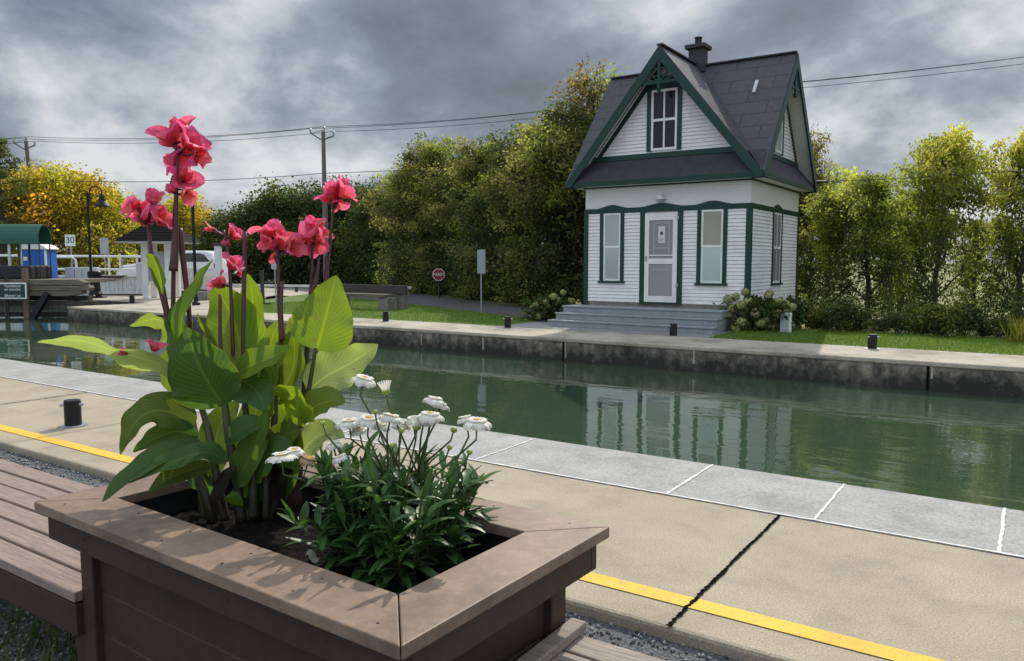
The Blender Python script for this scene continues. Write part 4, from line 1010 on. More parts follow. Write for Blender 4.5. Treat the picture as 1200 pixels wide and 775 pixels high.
hydrangea('hydrangea', 'smaller hydrangea with pale flower heads left of the steps', (p.x, p.y, 0), .85, .8, hd, 42, .10)

# ------------------------------------------------------------------ bollards
def make_bollard():
    r = thing('bollard', '', 'bollard', (0, 0, 0), 0, 'black mooring bollards along the quays')
    b = MB(); b.lathe([(.075, 0), (.075, .245), (.07, .255), (.0, .256)], (0, 0, 0), 24); b.build('post', M['black'], r, smooth=False)
    b = MB(); b.tube([(-.105, -.02, .21), (.105, -.02, .21)], .014, 10); b.build('pin', M['steel'], r)
    b = MB(); b.lathe([(.13, .0), (.13, .008), (.0, .009)], (0, 0, .001), 20); b.build('base_plate', M['steel'], r)
    return r
bd = make_bollard()
bd.location = gnd(86, 499); bd.rotation_euler = (0, 0, .8); bd['label'] = 'black bollard on the near concrete walkway by the yellow line'; bd.scale = (1.0, 1.0, 1.0)
for px, py, s, lb in ((452, 377, 1.05, 'black bollard on the far quay below the timber bench'), (595, 384.5, 1.05, 'black bollard on the far quay left of the house steps'), (789, 394, 1.05, 'black bollard on the far quay in front of the house steps'), (1022, 409, 1.05, 'black bollard with a cross pin on the far quay at the right lawn'), (155, 356, 1.2, 'small black bollard on the far quay in front of the white bridge girder')):
    o = dup(bd, gnd(px, py), YAW + .1, lb, s)

# ------------------------------------------------------------------ bench, signs and posts on the far lawn
pr_ = Vector((-17.25, 19.2, 0)); pl_ = on(398, 27.2)
dv = (pr_ - pl_); ang = math.atan2(dv.y, dv.x); ln = dv.length
tb = thing('timber_bench', 'long dark timber bench on rough concrete legs on the far lawn', 'bench', pl_, ang)
b = MB(); b.box(-.1, ln + .25, -.05, .02, .50, .80); b.build('backrest', M['bench_wood'], tb, bevel=.01)
b = MB(); b.box(.15, ln - .15, -.62, -.12, .43, .52); b.build('seat', M['timber'], tb, bevel=.01)
for x in (0.05, ln - .1):
    b = MB(); b.box(x - .16, x + .16, .022, .28, 0, .76); b.build('leg', M['rough_concrete'], tb, bevel=.02)
    b = MB(); b.box(x - .42, x + .02, -.56, -.2, 0, .42); b.build('footing', M['rough_concrete'], tb, bevel=.02)
def post_sign(name, label, loc, h, r, mat, cat='sign'):
    t = thing(name, label, cat, loc, YAW)
    MB().tube([(0, 0, 0), (0, 0, h)], r, 8).build('post', mat, t); return t
p = gnd(564, 368); t = post_sign('road_sign', 'narrow grey sign seen from behind on a thin post at the road', p, 1.94, .022, M['steel'])
b = MB(); b.box(-.06, .125, -.035, -.024, 1.22, 1.94); b.box(-.125, -.055, -.03, -.02, 1.225, 1.93); b.build('sign_plate', M['sign_grey'], t); t.rotation_euler = (0, 0, YAW + .3)
p = on(514, 33.2); t = post_sign('stop_sign', 'small red octagonal stop sign in front of the dark trees', p, 1.2, .03, M['timber_dark'])
def octagon(r): return [(r * math.cos(PI / 8 + i * PI / 4), r * math.sin(PI / 8 + i * PI / 4) + 1.02) for i in range(8)]
MB().prism(octagon(.275), 'y', -.05, -.035).build('border', M['white'], t)
MB().prism(octagon(.25), 'y', -.055, -.04).build('sign_plate', M['red'], t)
text_part('ARRÊT', .165, M['white'], t, (0, -.058, 1.02))
p = on(84, 37); zs = (306 - 282) / FPX * 37 + EYE; t = post_sign('speed_sign', 'white speed limit sign reading 30 in front of the yellow trees', p, zs + .25, .03, M['steel'])
MB().box(-.24, .24, -.05, -.035, zs - .27, zs + .27).build('sign_plate', M['white'], t)
text_part('30', .42, M['ink'], t, (0, -.053, zs))
p = on(123, 41); zs = (306 - 288) / FPX * 41 + EYE; t = post_sign('sign_board', 'blank grey sign board on a post left of the kiosk', p, zs + .3, .03, M['steel'])
MB().box(-.2, .24, -.05, -.035, zs - .45, zs + .4).build('sign_plate', M['sign_grey'], t)
p = on(322, 30); zs = (306 - 312) / FPX * 30 + EYE; t = post_sign('road_sign', 'pale hexagonal sign back on a thin post behind the pink flowers', p, zs + .2, .025, M['steel'])
MB().prism([(.16 * math.cos(i * PI / 3 + PI/6), zs + .16 * math.sin(i * PI / 3 + PI/6)) for i in range(6)], 'y', -.04, -.03).build('sign_plate', M['sign_grey'], t)
p = gnd(308, 357); t = thing('mooring_post', 'slim dark post with a flat foot plate on the far lawn', 'post', p, YAW)
MB().box(-.06, .06, -.06, .06, .06, 1.25).build('post', M['timber_dark'], t, bevel=.01); MB().box(-.2, .26, -.12, .12, 0, .065).build('foot_plate', M['black'], t)
p = on(256, 31); t = thing('service_post', 'pale service post with a dark cap right of the white car', 'post', p, YAW)
MB().box(-.12, .12, -.1, .1, 0, 2.2).build('post', M['louvre'], t, bevel=.01); MB().box(-.16, .16, -.14, .14, 2.2, 2.32).build('cap', M['timber_dark'], t)
tag(MB().box(-.22, .22, -.18, .18, 0, .36).build('stone_block', M['rough_concrete'], bevel=.03, loc=gnd(238, 352), rotz=YAW), 'small grey stone block at the foot of the second lamp post', 'block')
t = thing('guard_rail', 'low pale guard rail along the road beyond the far lawn', 'guard rail')
a, c_ = on(262, 42), on(482, 37.5)
MB().bar(a + Vector((0, 0, .32)), c_ + Vector((0, 0, .32)), .06, .12).build('rail', M['steel_white'], t)
for i in range(6):
    q = a.lerp(c_, i / 5 * .96 + .02); MB().box(q.x - .06, q.x + .06, q.y + .04, q.y + .14, 0, .3).build('post', M['timber_dark'], t)

# ------------------------------------------------------------------ lamp posts
def lamp_post(label, loc, dirx, Ht):
    t = thing('street_lamp', label, 'street lamp', loc, YAW)
    b = MB(); b.tube([(0, 0, .12), (0, 0, Ht)], .055, 12); b.lathe([(.14, 0), (.14, .1), (.09, .14), (.07, .3), (.055, .34)], (0, 0, 0), 12); b.build('pole', M['black'], t)
    b = MB(); rr_ = .26; cx_ = dirx * (.10 + rr_)
    pts = [(dirx * .10, 0, Ht - .45), (dirx * .10, 0, Ht - .1)] + [(cx_ - dirx * rr_ * math.cos(a), 0, Ht + .02 + rr_ * math.sin(a)) for a in [i * PI / 12 for i in range(13)]] + [(dirx * (.10 + 2 * rr_), 0, Ht - .12)]
    b.tube(pts, .028, 8); b.bar((0, 0, Ht - .1), (dirx * .1, 0, Ht - .1), .03, .04); b.bar((0, 0, Ht - .38), (dirx * .1, 0, Ht - .38), .03, .04); b.build('arm', M['black'], t)
    x = dirx * (.10 + 2 * rr_)
    b = MB(); b.lathe([(.05, .0), (.09, -.03), (.12, -.14), (.12, -.2), (.15, -.22), (.16, -.3), (.30, -.50), (.305, -.53), (.28, -.53), (.14, -.30), (.0, -.28)], (x, 0, Ht - .05), 18); b.build('lamp_shade', M['black'], t)
    return t
D1 = 33.5; lamp_post('black gooseneck street lamp in front of the yellow trees', on(106, D1), 1, (306 - 227) / FPX * D1 + EYE)
D2 = 28.2; lamp_post('black gooseneck street lamp behind the tallest pink flower', on(228, D2), -1, (306 - 205) / FPX * D2 + EYE)

# ------------------------------------------------------------------ kiosk
p = on(188, 33.6); t = thing('kiosk', 'small open kiosk with white posts and dark hipped shingle roof', 'kiosk', p, YAW + .1)
for x in (-.45, .5):
    for y in (-.5, .5):
        MB().box(x - .13, x + .13, y - .13, y + .13, 0, 2.45).build('post', M['white'], t, bevel=.01)
MB().box(-.31, .36, -.47, -.40, .75, 2.0).build('notice_panel', M['sign_grey'], t)
MB().box(-.8, -.59, -.6, -.4, .55, 1.5).build('side_box', M['louvre'], t)
b = MB(); e_, ap = 1.38, 3.42
b.add([(-e_, -e_, 2.42), (e_, -e_, 2.42), (e_, e_, 2.42), (-e_, e_, 2.42), (-.15, 0, ap), (.15, 0, ap)], [(0, 1, 5, 4), (1, 2, 5), (2, 3, 4, 5), (3, 0, 4), (0, 3, 2, 1)])
for i in range(1, 8):
    f_ = i / 8; q = e_ * (1 - f_) + .15 * f_ + .02; z = 2.42 + (ap - 2.42) * f_
    b.box(-q - .01, q + .01, -(e_ * (1 - f_)) - .03, (e_ * (1 - f_)) + .03, z - .025, z + .01)
b.build('roof', M['kiosk_roof'], t)
MB().box(-e_ + .05, e_ - .05, -e_ + .05, e_ - .05, 2.36, 2.416).build('roof_frame', M['louvre'], t)

# ------------------------------------------------------------------ swing bridge and its surroundings, far left
p0 = on(0, 36.6); 
def lat(px, D): return (px - 600) / FPX * D
br = thing('swing_bridge', 'white riveted steel swing bridge with a white pipe railing', 'bridge', on(600, 36.6), YAW)
x0, xa, x1 = lat(-260, 36.6), lat(112, 36.6), lat(253, 36.6)
b = MB(); b.box(x0, lat(181, 36.6), 0, .12, .10, .86); b.box(x0, lat(181, 36.6), -.09, .2, .86, .92); b.box(x0, lat(181, 36.6), -.09, .2, .05, .11)
for i in range(14): 
    xx = lat(116, 36.6) + i * .2
    if xx < lat(180, 36.6): b.box(xx, xx + .05, -.03, .0, .12, .85)
b.build('girder', M['steel_white'], br)
b = MB()
for r_ in (.74, .24):
    for i in range(26):
        b.lathe([(.022, 0), (.018, .012), (0, .018)], (0, 0, 0), 6, M=Matrix.Translation((lat(118, 36.6) + i * .105, -.002, r_)) @ Matrix.Rotation(PI / 2, 4, 'X'))
b.build('rivets', M['sign_grey'], br)
b = MB(); b.prism([(lat(113, 36.6), .92), (lat(150, 36.6), .92), (lat(140, 36.6), .78), (lat(113, 36.6), .72)], 'y', -.10, -.06); b.build('dark_stiffener', M['timber_dark'], br)
b = MB(); b.box(lat(204, 36.6), x1, .0, .16, .26, 1.26); b.build('end_panel', M['steel_white'], br)
b = MB(); b.box(lat(182, 36.6), x1, -.06, .3, .02, .20); b.box(x0, lat(200, 36.6), -.02, .16, .0, .045); b.build('bearer', M['timber_dark'], br)
b = MB(); b.box(x0, lat(181, 36.6), .25, 2.6, .80, .90); b.build('deck', M['timber'], br)
xr = lat(172, 36.6)
b = MB(); b.tube([(x0, .05, 1.93), (xr, .05, 1.80), (xr + .12, .05, 1.72), (xr + .14, .05, 1.3)], .055, 8); b.tube([(x0, .05, 1.27), (xr + .14, .05, 1.20)], .05, 8); b.build('handrail', M['white'], br)
for px in (-60, 10, 43, 106, 127, 140, 160):
    b = MB(); b.tube([(lat(px, 36.6), .05, .9), (lat(px, 36.6), .05, 1.9)], .045, 8); b.build('railing_post', M['white'], br)
b = MB(); a_ = lat(46, 36.6); c_ = lat(90, 36.6)
b.tube([(a_ + .5, -.05, 1.72), (a_ + .12, -.05, 1.66), (a_, -.05, 1.5), (a_ + .12, -.05, 1.34), (a_ + .5, -.05, 1.28)], .04, 8)
b.tube([(c_ - 1.2, -.05, 1.78), (c_ - .2, -.05, 1.78), (c_ - .03, -.05, 1.66), (c_, -.05, 1.26)], .05, 8); b.build('gate_loop', M['white'], br)

cab = thing('cabinet', 'pale grey service cabinet on the quay beside the black winch', 'cabinet', on(90, 34.8), YAW)
for i, (pa, pb) in enumerate(((75, 86), (86.2, 95), (95.2, 112))):
    b = MB(); b.box(lat(pa, 34.8) - lat(90, 34.8) + .01, lat(pb, 34.8) - lat(90, 34.8) - .01, 0, .4, .02, .62 + 0.70 - .0); b.build('door', M['louvre'], cab, bevel=.015)
wn = thing('winch', 'black waisted iron winch post on the corner of the far quay', 'winch', on(110, 34.0), YAW)
b = MB(); b.lathe([(.27, 0), (.27, .18), (.22, .26), (.20, .8), (.24, .86), (.28, .92), (.28, 1.12), (.24, 1.16), (0, 1.17)], (0, 0, 0), 14); b.build('drum', M['black'], wn)
b = MB(); b.box(-.36, .36, -.3, .3, -.004, .03); b.build('base_plate', M['black'], wn)
# timber fender pier
DP = 28.0
pier = thing('timber_pier', 'weathered timber pier with a rounded end standing over the water', 'pier', on(600, DP), YAW)
xl, xe = lat(-160, DP), lat(104, DP); zb_, zt_ = .33, .93
b = MB(); out_ = [(xl, zb_), (xe - .55, zb_ + .02), (xe - .2, zb_ + .1), (xe - .04, zb_ + .28), (xe - .02, zb_ + .42), (xe - .14, zt_ - .05), (xe - .3, zt_), (xl, zt_)]
for k_, (q0, q1) in enumerate(((0, .19), (.2, .39), (.4, .6))):
    ins = (.30, .05, .22)[k_]
    b.prism([(xl, zb_ + q0), (xe - ins - (.5 if k_ == 0 else .0), zb_ + q0), (xe - ins + .05, zb_ + (q0 + q1) / 2), (xe - ins - (.0 if k_ < 2 else .16), zb_ + q1), (xl, zb_ + q1)], 'y', -.02 * k_, .34)
b.build('fender_beam', M['timber'], pier, bevel=.02)
b = MB(); b.box(xl, xe - .25, .345, 2.4, zt_ - .12, zt_ + .0); b.build('deck', M['timber'], pier)
b = MB(); b.box(xl, xe + .1, .1, .35, -.02, .14); b.box(xl, xe + 1.0, .4, .7, -.44, -.28); b.box(xl, xe - .3, .42, .7, .16, .32); b.build('waler', M['timber_dark'], pier)
for px, w_ in ((30, .19), (8, .10), (-50, .19), (-100, .19), (72, .22)):
    b = MB(); x_ = lat(px, DP); yy = -.14 if px != 72 else .8; b.box(x_ - w_ / 2, x_ + w_ / 2, yy, yy + w_ * .6, -2.2, 1.0 + .35 * (px == 30) if px != 72 else .3); b.build('pile', M['pile'] if px != 8 else M['timber_dark'], pier)
b = MB(); b.bar((lat(57, DP), -.18, .44), (lat(36, DP), -.12, -.52), .16, .20); b.build('brace', M['black'], pier)
b = MB(); b.box(lat(-90, DP), lat(25, DP), .5, 1.9, zt_ + .005, zt_ + .50); b.build('covered_box', M['tarp'], pier, bevel=.06)
cn = thing('canopy', 'dark green barrel canopy on thin posts over the timber pier', 'canopy', on(600, 28.9), YAW)
xa_, xb_ = lat(-150, 28.9), lat(45.5, 28.9); zc_ = EYE + (306 - 286) / FPX * 28.9; hc = .74
b = MB(); outer = [(.45 - .45 * math.cos(PI * i / 16), zc_ + hc * math.sin(PI * i / 16) ** .75) for i in range(17)]
inner = [(.45 - .41 * math.cos(PI * i / 16), zc_ + (hc - .05) * math.sin(PI * i / 16) ** .75) for i in range(16, -1, -1)]
b.prism(outer + inner, 'x', xa_, xb_); b.build('cover', M['canvas'], cn)
for px, r_, mat in ((9, .05, 'steel_white'), (44.5, .022, 'timber_dark'), (20, .04, 'timber_dark')):
    for y_ in (.12, .78):
        b = MB(); b.tube([(lat(px, 28.9), y_, .93), (lat(px, 28.9), y_, zc_ + .05)], r_, 8); b.build('post', M[mat], cn)
sg = thing('notice_sign', 'dark green sign with white border about the running ventilation blower', 'sign', on(3, 27.6, 0), YAW)
k = 27.6 / FPX; zS = EYE - (341 - 306) * k; hw, hh = .80, .29
MB().box(-hw, hw, -.02, .0, zS - hh, zS + hh).build('border', M['white'], sg, bevel=.02)
MB().box(-hw + .045, hw - .045, -.026, -.002, zS - hh + .045, zS + hh - .045).build('sign_plate', M['sign_green'], sg, bevel=.015)
for txt, dz in (('Ventilation', .17), ('en marche', .05), ('Blower on', -.17)):
    text_part(txt, .135, M['white'], sg, (.02, -.028, zS + dz), align='LEFT')
MB().prism([(-.45 + .17 * math.cos(i * PI / 10), zS + .17 * math.sin(i * PI / 10)) for i in range(20)], 'y', -.03, -.025).build('pictogram', M['white'], sg)
MB().box(-.03, .03, .002, .06, -1.5, zS + .2).build('post', M['timber_dark'], sg)
# portable toilet
D = 34.2; pt = thing('portable_toilet', 'blue portable toilet with a white domed roof', 'toilet', on(45, D), YAW + .12)
b = MB(); b.box(-.55, .55, -.55, .55, 0.05, 2.1); b.build('cabin', M['blue'], pt, bevel=.03)
for x in (-.36, 0, .36):
    b = MB(); b.box(x - .12, x + .12, -.57, -.552, .3, 1.95); b.build('panel', M['blue'], pt, bevel=.01)
b = MB(); b.box(.50, .562, -.565, -.48, .05, 2.1); b.box(-.35, -.18, -.576, -.571, 1.62, 1.78); b.build('trim', M['white'], pt)
b = MB(); b.prism([(-.62, 2.1)] + [(-.62 + 1.24 * i / 10, 2.14 + .22 * math.sin(PI * i / 10) ** .6) for i in range(11)] + [(.62, 2.1)], 'y', -.6, .6); b.build('roof', M['white'], pt)
# white car
D = 40.5; cr = thing('parked_car', 'white sport utility car parked behind the swing bridge, facing left', 'car', on(195, D), YAW)
k = D / FPX
def CP(px, py): return ((px - 195) * k, EYE - (py - 306) * k)
prof = [CP(137, 332), CP(134.5, 322), CP(136, 315), CP(142, 311.5), CP(160, 308.5), CP(171, 306.5), CP(184, 296.5), CP(196, 294), CP(240, 294), CP(247, 296), CP(252, 308), CP(254, 320), CP(253, 333)]
b = MB(); b.prism(prof, 'y', 0, 1.8); b.build('body', M['car_white'], cr, bevel=.08)
for poly in ([(174, 307), (185, 298.5), (193, 297.5), (193, 307)], [(195, 307), (195, 297.2), (214, 297), (214, 307)], [(216.5, 307), (216.5, 297), (235, 297), (240, 299), (246, 307)]):
    b = MB(); b.prism([CP(*q) for q in poly], 'y', -.012, .02); b.build('window', M['car_glass'], cr)
for px in (151, 236):
    x, z = CP(px, 333); z = .34
    w = MB(); w.lathe([(.34, -.11), (.36, -.06), (.36, .06), (.34, .11), (.0, .11)], (0, 0, 0), 20, M=Matrix.Translation((x, .02, z)) @ Matrix.Rotation(PI / 2, 4, 'X')); wo = w.build('wheel', M['tyre'], cr)
    w = MB(); w.lathe([(.22, .0), (.2, .02), (0, .03)], (0, 0, 0), 14, M=Matrix.Translation((x, -.10, z)) @ Matrix.Rotation(PI / 2, 4, 'X')); w.build('rim', M['steel'], wo)
    a = MB(); a.prism([(x + .47 * math.cos(i * PI / 12), z + .47 * math.sin(i * PI / 12)) for i in range(13)], 'y', -.008, .05); a.build('wheel_arch', M['tyre'], cr)
b = MB(); b.prism([CP(136, 317), CP(137.5, 313.5), CP(144, 312.5), CP(142, 316.5)], 'y', -.015, .1); b.build('headlight', M['tyre'], cr)
b = MB(); b.prism([CP(250.2, 309), CP(252.3, 309), CP(253.3, 316), CP(250.6, 316)], 'y', -.015, .1); b.build('tail_light', M['red'], cr)

# ------------------------------------------------------------------ utility poles and wires
def pole(label, base, h, lean=0.0):
    t = thing('utility_pole', label, 'utility pole', base, YAW)
    b = MB(); b.tube([(lean * .8, 0, 0), (0, 0, h)], [.17, .11], 10); b.build('pole', M['pole'], t)
    b = MB(); b.bar((0, -.1, h - .55), (-.72, -.1, h - .12), .07, .07); b.bar((0, -.1, h - .5), (.62, -.1, h - .28), .07, .07); b.bar((-.72, -.1, h - .12), (.0, -.1, h + .05), .03, .03); b.build('crossarm', M['pole'], t)
    for x, z in ((-.72, h - .09), (.62, h - .25), (0.08, h + .02)):
        b = MB(); b.lathe([(.05, 0), (.07, .08), (.04, .14), (.07, .2), (.0, .26)], (x, -.1, z), 8); b.build('insulator', M['insul'], t)
    return t
poles = []
for px, D, yt, lb, ln_ in ((38, 50, 168, 'leaning grey wooden utility pole behind the yellow trees', .6), (382, 46, 157, 'grey wooden utility pole rising above the dark thicket', 0), (790, 43, 118, 'utility pole hidden behind the white house', 0), (1460, 40, 40, 'utility pole beyond the right edge', 0), (-380, 52, 182, 'utility pole beyond the left edge', 0)):
    h = (306 - yt) / FPX * D + EYE; base = on(px, D); pole(lb, base, h, ln_); poles.append((base, h))
def cable(a, c, sag, r, label):
    pts = [a.lerp(c, i / 24) - Vector((0, 0, sag * 4 * (i / 24) * (1 - i / 24))) for i in range(25)]
    tag(MB().tube(pts, r, 5).build('cable', M['wire'], fixn=False), label, 'cable', 'overhead wires')
order = [4, 0, 1, 2, 3]
names = ['left edge to the leaning pole', 'between the two visible poles', 'from the thicket pole to behind the house', 'from behind the house to the right edge']
for i in range(4):
    (b1, h1), (b2, h2) = poles[order[i]], poles[order[i + 1]]
    for (ox, dz, what) in ((-.72, .17, 'left'), (.62, 0, 'right'), (.08, .28, 'top')):
        o_ = RT * ox
        cable(b1 + o_ + Vector((0, 0, h1 + dz)), b2 + o_ + Vector((0, 0, h2 + dz)), .35, .016, f'{what} one of three thin dark overhead wires {names[i]}')
    if i < 3: cable(b1 + Vector((0, 0, h1 - 2.4)), b2 + Vector((0, 0, h2 - 2.4)), .3, .02, f'single lower telephone wire {names[i]}')
cable(Vector((HX + 2.6, HY + 2.55, 3.74)), Vector((4.5, 23.5, 4.1)),   .12, .009, 'dark service cable from the right roof corner of the house to the trees')

# ------------------------------------------------------------------ planter and benches
ZT = .76
pN, pL, pR = gnd(470, 757, ZT), gnd(38, 588, ZT), gnd(716, 617, ZT)
pc = (pL + pR) / 2; PLX, PLY = 1.766, .952
prz = math.radians(-1.85)
pt = thing('planter', 'large brown wooden planter box with a wide mitred rim', 'planter', (pc.x, pc.y, -.06), prz)
hx, hy, rw = PLX / 2, PLY / 2, .195
zo = .06
gap = .0018
rims = [[(-hx, -hy), (hx, -hy), (hx - rw, -hy + rw), (-hx + rw, -hy + rw)], [(hx, -hy), (hx, hy), (hx - rw, hy - rw), (hx - rw, -hy + rw)], [(hx, hy), (-hx, hy), (-hx + rw, hy - rw), (hx - rw, hy - rw)], [(-hx, hy), (-hx, -hy), (-hx + rw, -hy + rw), (-hx + rw, hy - rw)]]
for q in rims:
    c0 = sum(x for x, y in q) / 4, sum(y for x, y in q) / 4
    q2 = []
    for i, (x, y) in enumerate(q):
        d = Vector((q[1][0] - q[0][0], q[1][1] - q[0][1])).normalized(); s_ = 1 if i in (0, 3) else -1
        q2.append((x + d.x * gap * s_, y + d.y * gap * s_))
    MB().prism(q2, 'z', ZT - .036 + zo, ZT + zo).build('rim_board', M['planter_rim'], pt, bevel=.004)
ai = .03
for x0_, x1_, y0_, y1_ in ((-hx + ai, hx - ai, -hy + ai, -hy + ai + .035), (-hx + ai, hx - ai, hy - ai - .035, hy - ai), (-hx + ai, -hx + ai + .035, -hy + ai + .035, hy - ai - .035), (hx - ai - .035, hx - ai, -hy + ai + .035, hy - ai - .035)):
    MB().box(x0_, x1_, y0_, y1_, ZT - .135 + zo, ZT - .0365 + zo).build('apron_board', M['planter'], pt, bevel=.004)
for x_ in [-hx + .12 + i * (2 * hx - .24) / 5 for i in range(6)]:
    for y_ in (-hy + .05, -hy + rw - .05, hy - .05, hy - rw + .05):
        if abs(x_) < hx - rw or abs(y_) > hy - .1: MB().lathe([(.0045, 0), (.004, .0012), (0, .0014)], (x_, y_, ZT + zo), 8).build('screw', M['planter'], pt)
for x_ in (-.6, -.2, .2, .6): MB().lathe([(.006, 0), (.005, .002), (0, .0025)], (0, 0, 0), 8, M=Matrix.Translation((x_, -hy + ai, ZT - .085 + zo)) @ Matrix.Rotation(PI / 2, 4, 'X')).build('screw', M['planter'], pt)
bi = .10; pw = .085
for sx in (-1, 1):
    for sy in (-1, 1):
        xx, yy = sx * (hx - bi), sy * (hy - bi)
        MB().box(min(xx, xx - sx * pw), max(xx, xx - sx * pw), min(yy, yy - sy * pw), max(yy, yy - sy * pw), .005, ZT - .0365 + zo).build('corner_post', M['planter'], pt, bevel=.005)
ph = (ZT - .13) / 4
for i in range(4):
    z0_ = .03 + i * ph
    for sy in (-1, 1):
        b = MB(); yy = sy * (hy - bi - .028)
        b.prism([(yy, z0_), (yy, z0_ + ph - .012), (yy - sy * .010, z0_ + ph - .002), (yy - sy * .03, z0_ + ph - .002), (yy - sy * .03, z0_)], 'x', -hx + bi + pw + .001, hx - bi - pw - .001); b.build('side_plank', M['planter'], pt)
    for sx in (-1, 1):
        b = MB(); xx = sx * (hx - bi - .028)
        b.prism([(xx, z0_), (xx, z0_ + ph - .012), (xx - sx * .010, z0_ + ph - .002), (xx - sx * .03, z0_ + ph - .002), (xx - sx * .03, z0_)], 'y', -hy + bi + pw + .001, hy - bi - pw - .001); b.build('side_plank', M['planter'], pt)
b = MB(); ix, iy = hx - rw + .03, hy - rw + .03
b.box(-ix - .02, ix + .02, -iy - .02, -iy, .3, ZT - .038 + zo); b.box(-ix - .02, ix + .02, iy, iy + .02, .3, ZT - .038 + zo); b.box(-ix - .02, -ix, -iy, iy, .3, ZT - .038 + zo); b.box(ix, ix + .02, -iy, iy, .3, ZT - .038 + zo); b.build('liner', M['tarp'], pt)
SOIL = .635
b = MB(); rr = random.Random(2)
b.grid([[(-ix + 2 * ix * i / 40, -iy + 2 * iy * j / 24, SOIL + zo + rr.uniform(-.012, .012) + .015 * math.sin(i * .5) * math.cos(j * .6)) for j in range(25)] for i in range(41)]); b.build('soil', M['soil'], pt, smooth=True)

def bench(label, xA, xB, mat, seed):
    t = thing('slatted_bench', label, 'bench', (xA, 1.345, -.06)); L_ = xB - xA; zt_ = .43 + .06
    rr = random.Random(seed)
    for i in range(6):
        y0_ = i * .1245; b = MB(); b.box(0, L_, y0_, y0_ + .110 + rr.uniform(-.003, .003), zt_ - .038, zt_ + rr.uniform(-.0015, .0015)); b.build('slat', mat, t, bevel=.005)
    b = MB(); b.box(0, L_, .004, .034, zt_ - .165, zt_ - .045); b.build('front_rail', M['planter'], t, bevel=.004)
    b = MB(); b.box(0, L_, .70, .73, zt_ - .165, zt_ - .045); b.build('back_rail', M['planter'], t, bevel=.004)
    n_ = max(2, int(L_ / 1.5) + 1)
    for i in range(n_):
        x = .05 + (L_ - .15) * i / (n_ - 1)
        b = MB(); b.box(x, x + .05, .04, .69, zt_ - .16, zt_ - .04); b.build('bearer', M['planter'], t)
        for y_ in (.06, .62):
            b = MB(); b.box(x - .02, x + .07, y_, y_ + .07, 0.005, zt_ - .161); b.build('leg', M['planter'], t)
    return t
bench('brown slatted bench on the left of the planter', -8.2, pc.x - hx + bi - .006, M['slat'], 1)
rbx = pc.x + hx - bi + .006
rb = bench('weathered slatted bench on the right of the planter', rbx + .012, 1.2, M['slat_grey'], 2)
b = MB(); b.box(.0, .055, -.02, .755, .4925, .525); b.build('end_batten', M['slat_grey'], rb, bevel=.005)

# ------------------------------------------------------------------ canna lilies
VIEW = -FW
def spline(pts, n):
    P = [Vector(p) for p in pts]; P = [P[0] * 2 - P[1]] + P + [P[-1] * 2 - P[-2]]; res = []; m = len(P) - 3
    for i in range(n + 1):
        t = i / n * m; k = min(int(t), m - 1); f = t - k; a, b, c, d = P[k:k + 4]
        res.append(0.5 * ((2 * b) + (c - a) * f + (2 * a - 5 * b + 4 * c - d) * f * f + (3 * b - a - 3 * c + d) * f ** 3))
    return res
LG, LB, LD, LP = (0.075, 0.150, 0.020), (0.120, 0.200, 0.020), (0.048, 0.108, 0.024), (0.20, 0.28, 0.12)
def canna_leaf(parent, pts, w, face=0.0, fold=.25, wave=.04, tint=LG, seed=0, pw_=0.75, org=None, name='leaf', mat=None, nv=26):
    rr = random.Random(seed); nu = 10
    S_ = spline([at(*p) for p in pts], nv); G_ = []; cols = []
    hw_ = w / FPX * 2.93 / 1.0
    ph1, ph2 = rr.uniform(0, 6), rr.uniform(0, 6)
    verts, uvs = [], []
    for i, c in enumerate(S_):
        t = i / nv; tg = (S_[min(i + 1, nv)] - S_[max(i - 1, 0)]).normalized()
        s0 = tg.cross(VIEW); s0 = s0.normalized() if s0.length > .05 else RT.copy()
        n0 = s0.cross(tg).normalized()
        fc = math.radians(face if not hasattr(face, '__len__') else face[0] + (face[1] - face[0]) * t)
        sd = s0 * math.cos(fc) + n0 * math.sin(fc); nm = n0 * math.cos(fc) - s0 * math.sin(fc)
        hw = hw_ * (math.sin(PI * min(1, max(0.0, t) ** pw_)) ** .78 if 0 < t < 1 else 0) + .0025
        for j in range(nu + 1):
            u = -1 + 2 * j / nu
            rip = wave * hw_ * (u * u) * (math.sin(t * 17 + ph1 + (u > 0) * ph2) + .5 * math.sin(t * 31 + ph2)) * 2.2
            verts.append(c + sd * (u * hw * (1 - .12 * fold * u * u)) + nm * (fold * hw * (abs(u) ** 1.3) + rip * min(1, 6 * t * (1 - t))))
            uvs.append((j / nu, t))
    o_ = org
    me = bpy.data.meshes.new(name)
    me.from_pydata([tuple(v_ - o_) for v_ in verts], [], [(i * (nu + 1) + j, i * (nu + 1) + j + 1, (i + 1) * (nu + 1) + j + 1, (i + 1) * (nu + 1) + j) for i in range(nv) for j in range(nu)])
    uvl = me.uv_layers.new(name='UVMap')
    for lp in me.loops: uvl.data[lp.index].uv = uvs[lp.vertex_index]
    ca = me.color_attributes.new('tint', 'FLOAT_COLOR', 'POINT')
    for i in range(len(me.vertices)): ca.data[i].color = (*tint, 1)
    me.polygons.foreach_set('use_smooth', [True] * len(me.polygons)); me.materials.append(mat or M['canna_leaf']); me.update()
    o = bpy.data.objects.new(name, me); COL.objects.link(o); o.parent = parent
    return o
